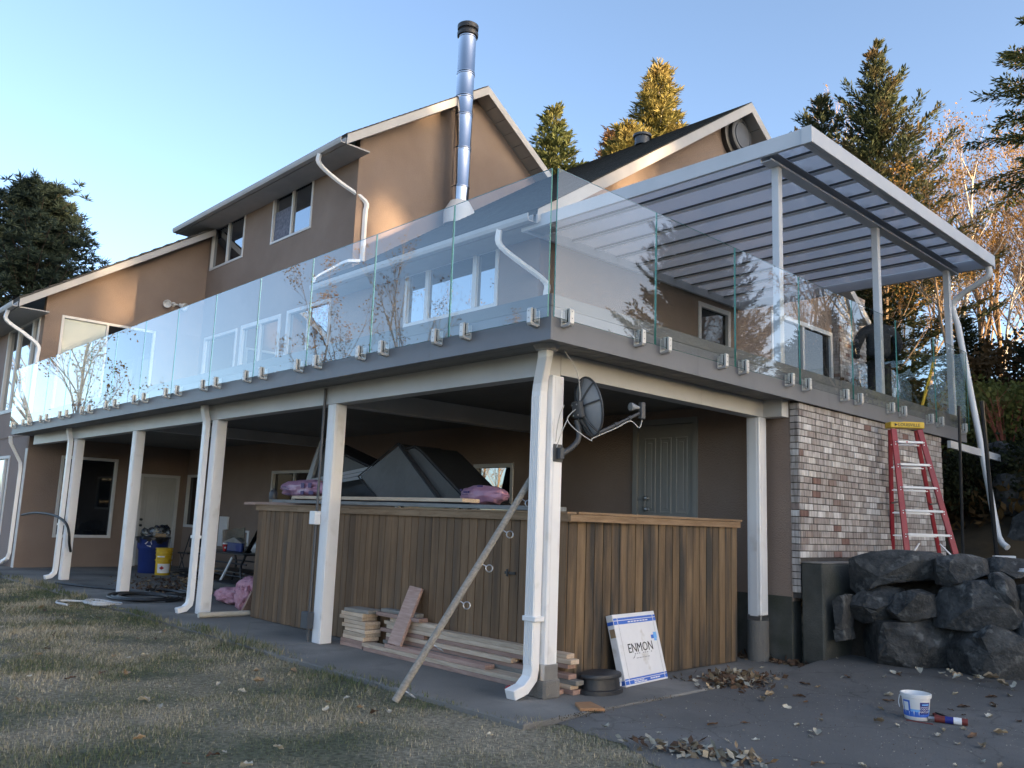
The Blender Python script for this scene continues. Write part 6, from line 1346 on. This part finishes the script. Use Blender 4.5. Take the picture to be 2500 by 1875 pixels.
for i in range(6):
    f_ = (.205+i*.295-.03)/D_*1.0
    if f_ > 1.0: break
    a, b = ftop[-1].lerp(ffoot[-1], f_), ftop[1].lerp(ffoot[1], f_)
    s_ = MB().bar(a+w_*.02, b-w_*.02, .085, .028).build('step', 'ladder_alu', t, bevel=.003)
    for q, sg in ((a, 1), (b, -1)): MB().lathe([(.007, 0), (.007, .004)], q+w_*sg*.0+fwd_*.018+Vector((0, 0, .0)), 8, axis=fwd_).lathe([(.007, 0), (.007, .004)], q+fwd_*.018+Vector((0, 0, -.03)), 8, axis=fwd_).build('rivet', 'ladder_alu', s_)
    if i % 1 == 0 and f_ < .98:
        a, b = rtop[-1].lerp(rfoot[-1], f_+.01), rtop[1].lerp(rfoot[1], f_+.01); MB().bar(a, b, .03, .022).build('rear_brace', 'ladder_alu', t)
    if i == 0: MB().bar(C_*0+(ftop[-1].lerp(ffoot[-1], f_)*.66+ftop[1].lerp(ffoot[1], f_)*.34)+fwd_*.0435, (ftop[-1].lerp(ffoot[-1], f_)*.60+ftop[1].lerp(ffoot[1], f_)*.40)+fwd_*.0435, .0015, .016).build('sticker', 'print_red', s_)
for s_ in (-1, 1):
    a, b = ftop[s_].lerp(ffoot[s_], .56), rtop[s_].lerp(rfoot[s_], .56); MB().bar(a, b, .008, .022).build('spreader', 'steel_dull', t)
    a = ftop[s_].lerp(ffoot[s_], .985); m_ = ftop[-1].lerp(ffoot[-1], .86).lerp(ftop[1].lerp(ffoot[1], .86), .5+s_*.22); MB().bar(a, m_, .012, .03, up=fwd_).build('knee_brace', 'ladder_alu', t)
# ---------------------------------------------------------------- bits on the terrace
for k, (a, b) in enumerate((((2.05, 4.55, 1.20), (2.9, 5.1, 1.23)), ((2.0, 4.6, 1.20), (2.8, 5.25, 1.215)), ((2.02, 4.52, 1.215), (2.95, 4.9, 1.235)), ((2.1, 4.7, 1.22), (2.9, 5.0, 1.25)))):
    o = MB().bar(a, b, .022, .012).build('wood_strip', 'wood_new'); tag(o, 'thin pale wood strip in the bundle on the rocks at right', 'wood strip', 'wood strips on the rocks')
o = lumpy('plastic_sheet', (2.12, 4.45, 1.13), .14, .08, .035, 'white_plastic', 81, n=9, amp=.35, p=1.6); tag(o, 'crumpled white plastic hanging over the right boulders', 'plastic sheet')
o = MB().bar((1.62, 4.95, 1.235), (1.78, 5.05, 1.24), .10, .03).build('offcut', 'trim_white'); tag(o, 'white offcut block on the rocks beside the wood strips', 'offcut')
for k, (a, b, lb) in enumerate((((.0, 8.90, 1.1), (.15, 8.57, 3.34), 'thin black post standing in front of the deck end'), ((.28, 9.47, 1.15), (.33, 9.0, 3.45), 'thin black post beside the hanging downspout'))):
    o = MB().tube([a, b], .022 if k == 0 else .032, 8).build('black_post', 'black_metal', smooth=True); tag(o, lb, 'post')
o = MB().tube([(-1.3, 9.9, 3.9), (-1.3, 9.85, 3.78), (-1.55, 9.8, 3.75)], .04, 8).build('pipe_elbow', 'white_plastic', smooth=True); tag(o, 'white pipe elbow at the end of the house wall by the person', 'pipe')

# ---------------------------------------------------------------- person on the deck, seen from behind
def skin_body(name, verts, edges, m, parent, sub=2):
    """continuous limb surface grown from a joint skeleton: verts = (x, y, z, radius_a, radius_b)"""
    me = bpy.data.meshes.new(name); me.from_pydata([v[:3] for v in verts], edges, []); o = bpy.data.objects.new(name, me); COL.objects.link(o)
    o.modifiers.new('skin', 'SKIN'); sb = o.modifiers.new('sub', 'SUBSURF'); sb.levels = sub; sb.render_levels = sub
    if not me.skin_vertices: bpy.context.view_layer.objects.active = o; 
    sv_ = me.skin_vertices[0].data if me.skin_vertices else None
    if sv_ is None:
        bm = bmesh.new(); bm.from_mesh(me); bm.verts.layers.skin.verify(); bm.to_mesh(me); bm.free(); sv_ = me.skin_vertices[0].data
    for i, v in enumerate(verts): sv_[i].radius = (v[3], v[4]); sv_[i].use_root = (i == 0)
    bpy.context.view_layer.update(); m2 = bpy.data.meshes.new_from_object(o.evaluated_get(bpy.context.evaluated_depsgraph_get())); bpy.data.objects.remove(o)
    m2.materials.clear(); m2.materials.append(MATS[m]); m2.shade_smooth(); q = bpy.data.objects.new(name, m2); COL.objects.link(q); q.parent = parent; return q
pr = thing('person', (-.98, 8.52, 3.226), 'person in dark jacket and cap standing on the deck, back turned', 'person'); pr.rotation_euler = (0, 0, math.radians(44))
# local frame: x = to the person's right, +y = facing direction
J = [(0, 0, .92, .20, .14), (0, .0, 1.12, .20, .14), (0, -.01, 1.30, .215, .15), (0, -.005, 1.42, .20, .12), (0, .01, 1.50, .065, .065), (0, .02, 1.55, .055, .06)]
E_ = [(0, 1), (1, 2), (2, 3), (3, 4), (4, 5)]
for s_ in (-1, 1):
    i = len(J); J += [(s_*.22, 0, 1.40, .095, .09), (s_*.33, .02, 1.17, .082, .08), (s_*.30, .20, 1.02, .062, .06), (s_*.20, .31, 1.04, .042, .042)]; E_ += [(3, i), (i, i+1), (i+1, i+2), (i+2, i+3)]
skin_body('jacket', J, E_, 'jacket', pr)
J = [(0, 0, .92, .15, .11)]; E_ = []
for s_ in (-1, 1):
    i = len(J); J += [(s_*.095, 0, .82, .095, .095), (s_*.115, .01, .50, .070, .075), (s_*.125, -.01, .12, .055, .06), (s_*.13, -.02, .05, .05, .055), (s_*.135, .12, .035, .04, .032)]; E_ += [(0, i), (i, i+1), (i+1, i+2), (i+2, i+3), (i+3, i+4)]
skin_body('trousers', J, E_, 'trousers', pr)
J = [(0, .01, 1.48, .052, .055), (0, .015, 1.56, .055, .06), (0, .03, 1.64, .075, .092), (0, .03, 1.72, .07, .085)]; skin_body('head', J, [(0, 1), (1, 2), (2, 3)], 'skin', pr)
q = MB(); q.lathe([(.001, .118), (.05, .112), (.085, .08), (.098, .03), (.10, -.02), (.097, -.025)], (0, .02, 1.685), 20, caps=False); q.prism([(-.07, .10, 1.665), (.07, .10, 1.665), (.055, .19, 1.655), (-.055, .19, 1.655)], (0, 0, .012)); me = q.mesh('cap', 'jacket', smooth=True); o = bpy.data.objects.new('cap', me); COL.objects.link(o); o.parent = pr
for s_ in (-1, 1):
    hm = MB(); b_ = Vector((s_*.19, .34, 1.045)); hm.hexa([b_+Vector(p) for p in ((-.035, -.03, -.015), (.035, -.03, -.015), (.04, .06, -.012), (-.04, .06, -.012), (-.03, -.03, .015), (.03, -.03, .015), (.036, .06, .012), (-.036, .06, .012))])
    for k in range(4): x_ = -.03+k*.02; hm.tube([b_+Vector((x_, .055, 0)), b_+Vector((x_, .09+.008*(k in (1, 2)), -.008)), b_+Vector((x_, .105+.008*(k in (1, 2)), -.03))], [.010, .009, .007], 6)
    hm.tube([b_+Vector((-s_*.035, -.005, 0)), b_+Vector((-s_*.065, .03, -.01)), b_+Vector((-s_*.07, .055, -.02))], [.011, .010, .008], 6); me = hm.mesh('hand', 'skin', smooth=True); o = bpy.data.objects.new('hand', me); COL.objects.link(o); o.parent = pr
# tools on the deck: spirit level, loose panes
t = thing('spirit_level', (-.5, 8.9, 3.226), 'yellow spirit level leaning inside the last glass panels', 'spirit level')
la, lb_ = Vector((-.30, 8.30, 3.23)), Vector((-.16, 8.52, 4.02)); MB().bar(la, lb_, .055, .022, up=(1, 0, 0)).build('body', 'yellow_plastic', t, bevel=.003)
for f_ in (.12, .5, .85): MB().bar(la.lerp(lb_, f_-.035), la.lerp(lb_, f_+.035), .03, .026, up=(1, 0, 0)).build('vial_window', 'rubber', t)
for k, (ya, yb_, lb__) in enumerate(((8.55, 9.1, 'loose glass pane leaning by the last cover post'), (8.25, 8.75, 'second loose glass pane behind the spirit level'))):
    q = MB().bar((-.9-k*.2, (ya+yb_)/2, 3.23), (-1.05-k*.2, (ya+yb_)/2+.1, 4.1), yb_-ya+.2, .010, up=(1, -.1, 0)).build('glass_sheet', 'clear_glass'); tag(q, lb__, 'glass sheet')

# ================================================================ grass and fallen leaves
r = np.random.RandomState(4)
CAMX, CAMY = 4.575, -4.732
def lawn_edge(x): return -0.25+.06*np.sin(x*3.1)+.05*np.sin(x*7.7+1)+.07*np.sin(x*.9)+.03*np.sin(x*17.3)
def grass(n, xr, yr, hscale, seed):
    r = np.random.RandomState(seed); x = r.uniform(*xr, n); y = r.uniform(*yr, n)
    d = np.hypot(x-CAMX, y-CAMY)
    az = np.degrees(np.arctan2(y-CAMY, x-CAMX)) % 360
    k = (az > 103) & (az < 170) & (d > 2.3)
    k &= np.where(x < .2, y < lawn_edge(x)+.14*r.rand(n)**2.5, np.where(x < 3.6, y < np.interp(x, [.2, .7, 1.22, 2.2, 3.6], [-.05, -.02, -.22, -.55, -.75])+.20*r.rand(n)**2-.01, y < -.76))
    k &= r.rand(n) < np.clip(7.5/d, .10, 1)**1.1
    pn = np.sin(x*2.3+np.sin(y*3.1)*1.3)*np.cos(y*2.7+np.cos(x*1.9)*1.1)+.5*np.sin(x*6.1+y*4.3)*np.cos(y*7.3-x*2.2); k &= r.rand(n) < np.clip(.72+.45*pn, .12, 1)
    return x[k], y[k], d[k]
x, y, d = grass(520000, (-17, 4.4), (-6, .25), 1, 5)
n = len(x); a = r.rand(n)*6.283; tall = 1+1.6*np.clip(1-(np.abs(y-lawn_edge(x))/.22), 0, 1)*(x < .2)
pn = np.sin(x*1.7+y*2.1)*np.cos(y*1.3-x*.8)+.6*np.sin(x*7.9+1.3)*np.sin(y*8.7); h = r.uniform(.008, .026, n)*np.clip(1+.55*pn, .5, 2.0)*np.where(r.rand(n) < .03, 1.9, 1)*tall*np.clip(.8+d*.04, 1, 1.7); lean = r.uniform(.15, 1.0, n); wdt = r.uniform(.0016, .0034, n)*np.clip(d/5, 1, 3.0)
bx_ = np.stack([x, y, np.where((y > -.31) & (x < .15), .008, -.032)], 1); dirv = np.stack([np.cos(a), np.sin(a), np.zeros(n)], 1); sdv_ = np.stack([-np.sin(a), np.cos(a), np.zeros(n)], 1)
tip = bx_+dirv*(h*lean)[:, None]+np.array([0, 0, 1])*h[:, None]
V = np.stack([bx_-sdv_*wdt[:, None], bx_+sdv_*wdt[:, None], tip], 1).astype(np.float32)
me = bpy.data.meshes.new('grass'); me.vertices.add(n*3); me.vertices.foreach_set('co', V.reshape(-1)); me.loops.add(n*3); me.loops.foreach_set('vertex_index', np.arange(n*3, dtype=np.int32)); me.polygons.add(n)
me.polygons.foreach_set('loop_start', np.arange(0, n*3, 3, dtype=np.int32)); me.polygons.foreach_set('loop_total', np.full(n, 3, dtype=np.int32)); me.update(calc_edges=True)
tn = np.repeat(r.rand(n)*.75+.0-.25*np.clip(1-(np.abs(y-lawn_edge(x))/.35), 0, 1)*(x < .3), 3).astype(np.float32); me.attributes.new('tone', 'FLOAT', 'POINT').data.foreach_set('value', tn); me.materials.append(MATS['grass_blade'])
g_ = bpy.data.objects.new('grass', me); COL.objects.link(g_); tag(g_, 'short patchy green and straw grass of the lawn', 'grass', kind='stuff')
def leaf_mesh(seed, m, L=.07, W=.042):
    r_ = random.Random(seed); c1, c2 = r_.uniform(.1, .5), r_.uniform(-.3, .6)
    def f(u, v):
        t = u; s_ = (v-.5)*2; wd = W*math.sin(math.pi*min(1, t*.93+.05))**.8*(1+.25*math.sin(t*14+seed)); return Vector(((t-.5)*L, s_*wd*.5, .004+abs(s_)**1.6*wd*c1+c2*L*.35*(t-.5)**2*2+.004*math.sin(t*9+s_*4+seed)))
    return MB().grid(f, 6, 4).mesh('leaf', m, smooth=True, fix=False)
LM = [leaf_mesh(i, ('leaf_pale', 'leaf_pale', 'leaf_dry', 'leaf_brown')[i % 4], .055+.012*(i % 4), .034+.008*(i % 3)) for i in range(8)]
rr = random.Random(77)
def put_leaf(x, y, z, lb, grp, sc=None, pick=None):
    o = bpy.data.objects.new('fallen_leaf', LM[rr.randrange(8) if pick is None else pick]); COL.objects.link(o); o.location = (x, y, z); o.rotation_euler = (rr.gauss(0, .25), rr.gauss(0, .25), rr.random()*6.28); o.scale = (sc or rr.uniform(.7, 1.35),)*3; tag(o, lb, 'leaf', grp)
cnt = 0
while cnt < 95:
    x_, y_ = rr.uniform(-9, 4.2), rr.uniform(-4.6, -.5); az = math.degrees(math.atan2(y_-CAMY, x_-CAMX)) % 360
    if 104 < az < 169 and math.hypot(x_-CAMX, y_-CAMY) > 2.6 and (x_ < 1.0 or y_ < -.9): put_leaf(x_, y_, -.008, 'dry curled leaf fallen on the lawn', 'leaves on the lawn', rr.uniform(.55, 1.25)); cnt += 1
cnt = 0
while cnt < 75:
    x_, y_ = rr.uniform(.25, 2.9), rr.uniform(.0, 4.3); az = math.degrees(math.atan2(y_-CAMY, x_-CAMX)) % 360
    if 104 < az < 130: put_leaf(x_, y_, .006+drive_z(x_, y_), 'dry leaf fallen on the driveway asphalt', 'leaves on the driveway', rr.uniform(.5, 1.25)); cnt += 1
for _ in range(14): put_leaf(rr.uniform(1.1, 2.1), rr.uniform(4.0, 4.3), .03+drive_z(1.5, 4.2), 'leaf caught at the foot of the boulder wall', 'leaves along the boulders', rr.uniform(1.0, 1.9), rr.randrange(3))
def leaf_pile(name, pts, m, label, seed, n, L=(.05, .10)):
    r = np.random.RandomState(seed); P = []
    for (cx_, cy_, sx_, sy_, hz, k) in pts:
        q = r.normal(0, 1, (int(n*k), 2)); d2_ = (q**2).sum(1); P.append(np.stack([cx_+q[:, 0]*sx_, cy_+q[:, 1]*sy_, .012+hz*np.exp(-d2_*.6)*r.rand(len(q))+.012*r.rand(len(q))], 1))
    P = np.concatenate(P); k = len(P); D = r.normal(0, 1, (k, 3)); D[:, 2] *= .45; U = r.normal(0, .7, (k, 3))+[0, 0, 1]; L_ = r.uniform(*L, k)
    me = quads_to('leaf_litter', leafs(P, D, U, L_, L_*r.uniform(.22, .34, k), r), m[0]); me.materials.append(MATS[m[1]]); me.materials.append(MATS[m[2]]); me.polygons.foreach_set('material_index', r.choice(3, k, p=[.5, .3, .2]).astype(np.int32))
    o = bpy.data.objects.new('leaf_litter', me); COL.objects.link(o); return tag(o, label, 'leaf litter', kind='stuff')
leaf_pile('p', [(.05, 2.55, .14, .22, .07, 1)], ('leaf_brown', 'leaf_dry', 'leaf_pale'), 'heap of curled brown leaves on the concrete edge right of the carton', 1, 620)
leaf_pile('p', [(1.50, .16, .17, .08, .02, .5), (1.25, .10, .07, .05, .02, .2), (1.0, .0, .12, .04, .02, .15)], ('leaf_pale', 'leaf_dry', 'leaf_brown'), 'drift of pale dry leaves where the lawn meets the driveway', 2, 230, (.05, .09))
leaf_pile('p', [(-.45, 4.0, .28, .07, .02, .5), (.0, 3.95, .16, .06, .02, .3), (-.9, 3.9, .2, .1, .02, .3)], ('leaf_brown', 'leaf_dry', 'leaf_brown'), 'leaf litter along the foundation behind the concrete pier', 3, 260)
leaf_pile('p', [(-11.6, 2.1, 1.0, .5, .03, .6), (-10.4, 1.4, .5, .3, .03, .4)], ('leaf_brown', 'leaf_brown', 'leaf_dry'), 'dark leaf litter blown across the left patio', 4, 700)
leaf_pile('p', [(1.6, 5.2, .5, .25, .02, .5), (.9, 7.5, .5, 1.2, .02, .5)], ('leaf_brown', 'leaf_dry', 'leaf_brown'), 'leaf litter on the terrace soil behind the boulders', 5, 700); bpy.data.objects[-1:] if False else None

# loose grit and crumbs on the asphalt and patio edge
r = np.random.RandomState(19); n = 5200; x = r.uniform(.2, 3.6, n); y = r.uniform(-.5, 4.2, n); k = y > np.interp(x, [.2, .7, 1.22, 2.2, 3.6], [.02, .0, -.2, -.5, -.7]); x, y = x[k], y[k]; n = len(x)
z = np.array([drive_z(a, b) for a, b in zip(x, y)])+.002; P = np.stack([x, y, z], 1); L_ = r.uniform(.004, .013, n)
me = quads_to('grit', leafs(P, r.normal(0, 1, (n, 3))*[1, 1, .25]+[0, 0, .12], r.normal(0, .4, (n, 3))+[0, 0, 1], L_, L_*.45, r), 'leaf_pale'); me.materials.append(MATS['concrete']); me.materials.append(MATS['leaf_brown']); me.polygons.foreach_set('material_index', r.choice(3, n, p=[.25, .5, .25]).astype(np.int32))
o = bpy.data.objects.new('grit', me); COL.objects.link(o); tag(o, 'pale grit and crumbs scattered over the asphalt', 'grit', kind='stuff')
# moss and soil packed along the joint between concrete and asphalt
r = np.random.RandomState(23); n = 1500; t_ = r.rand(n); y = -.05+t_*3.9; k_ = np.sin(y*6.3)+np.sin(y*2.7+1)+r.normal(0, .6, n) > -.2; y = y[k_]; n = len(y); x = .15+r.normal(0, .03, n)+.02*np.sin(y*5); P = np.stack([x, y, np.full(n, .004)+r.rand(n)*.012], 1); L_ = r.uniform(.006, .018, n)
me = quads_to('moss', leafs(P, r.normal(0, 1, (n, 3))+[0, 0, .8], r.normal(0, 1, (n, 3)), L_, L_*.2, r), 'leaf_dark'); me.materials.append(MATS['bracken']); me.polygons.foreach_set('material_index', r.choice(2, n).astype(np.int32))
o = bpy.data.objects.new('moss', me); COL.objects.link(o); tag(o, 'moss and debris along the joint between slab and asphalt', 'moss', kind='stuff')
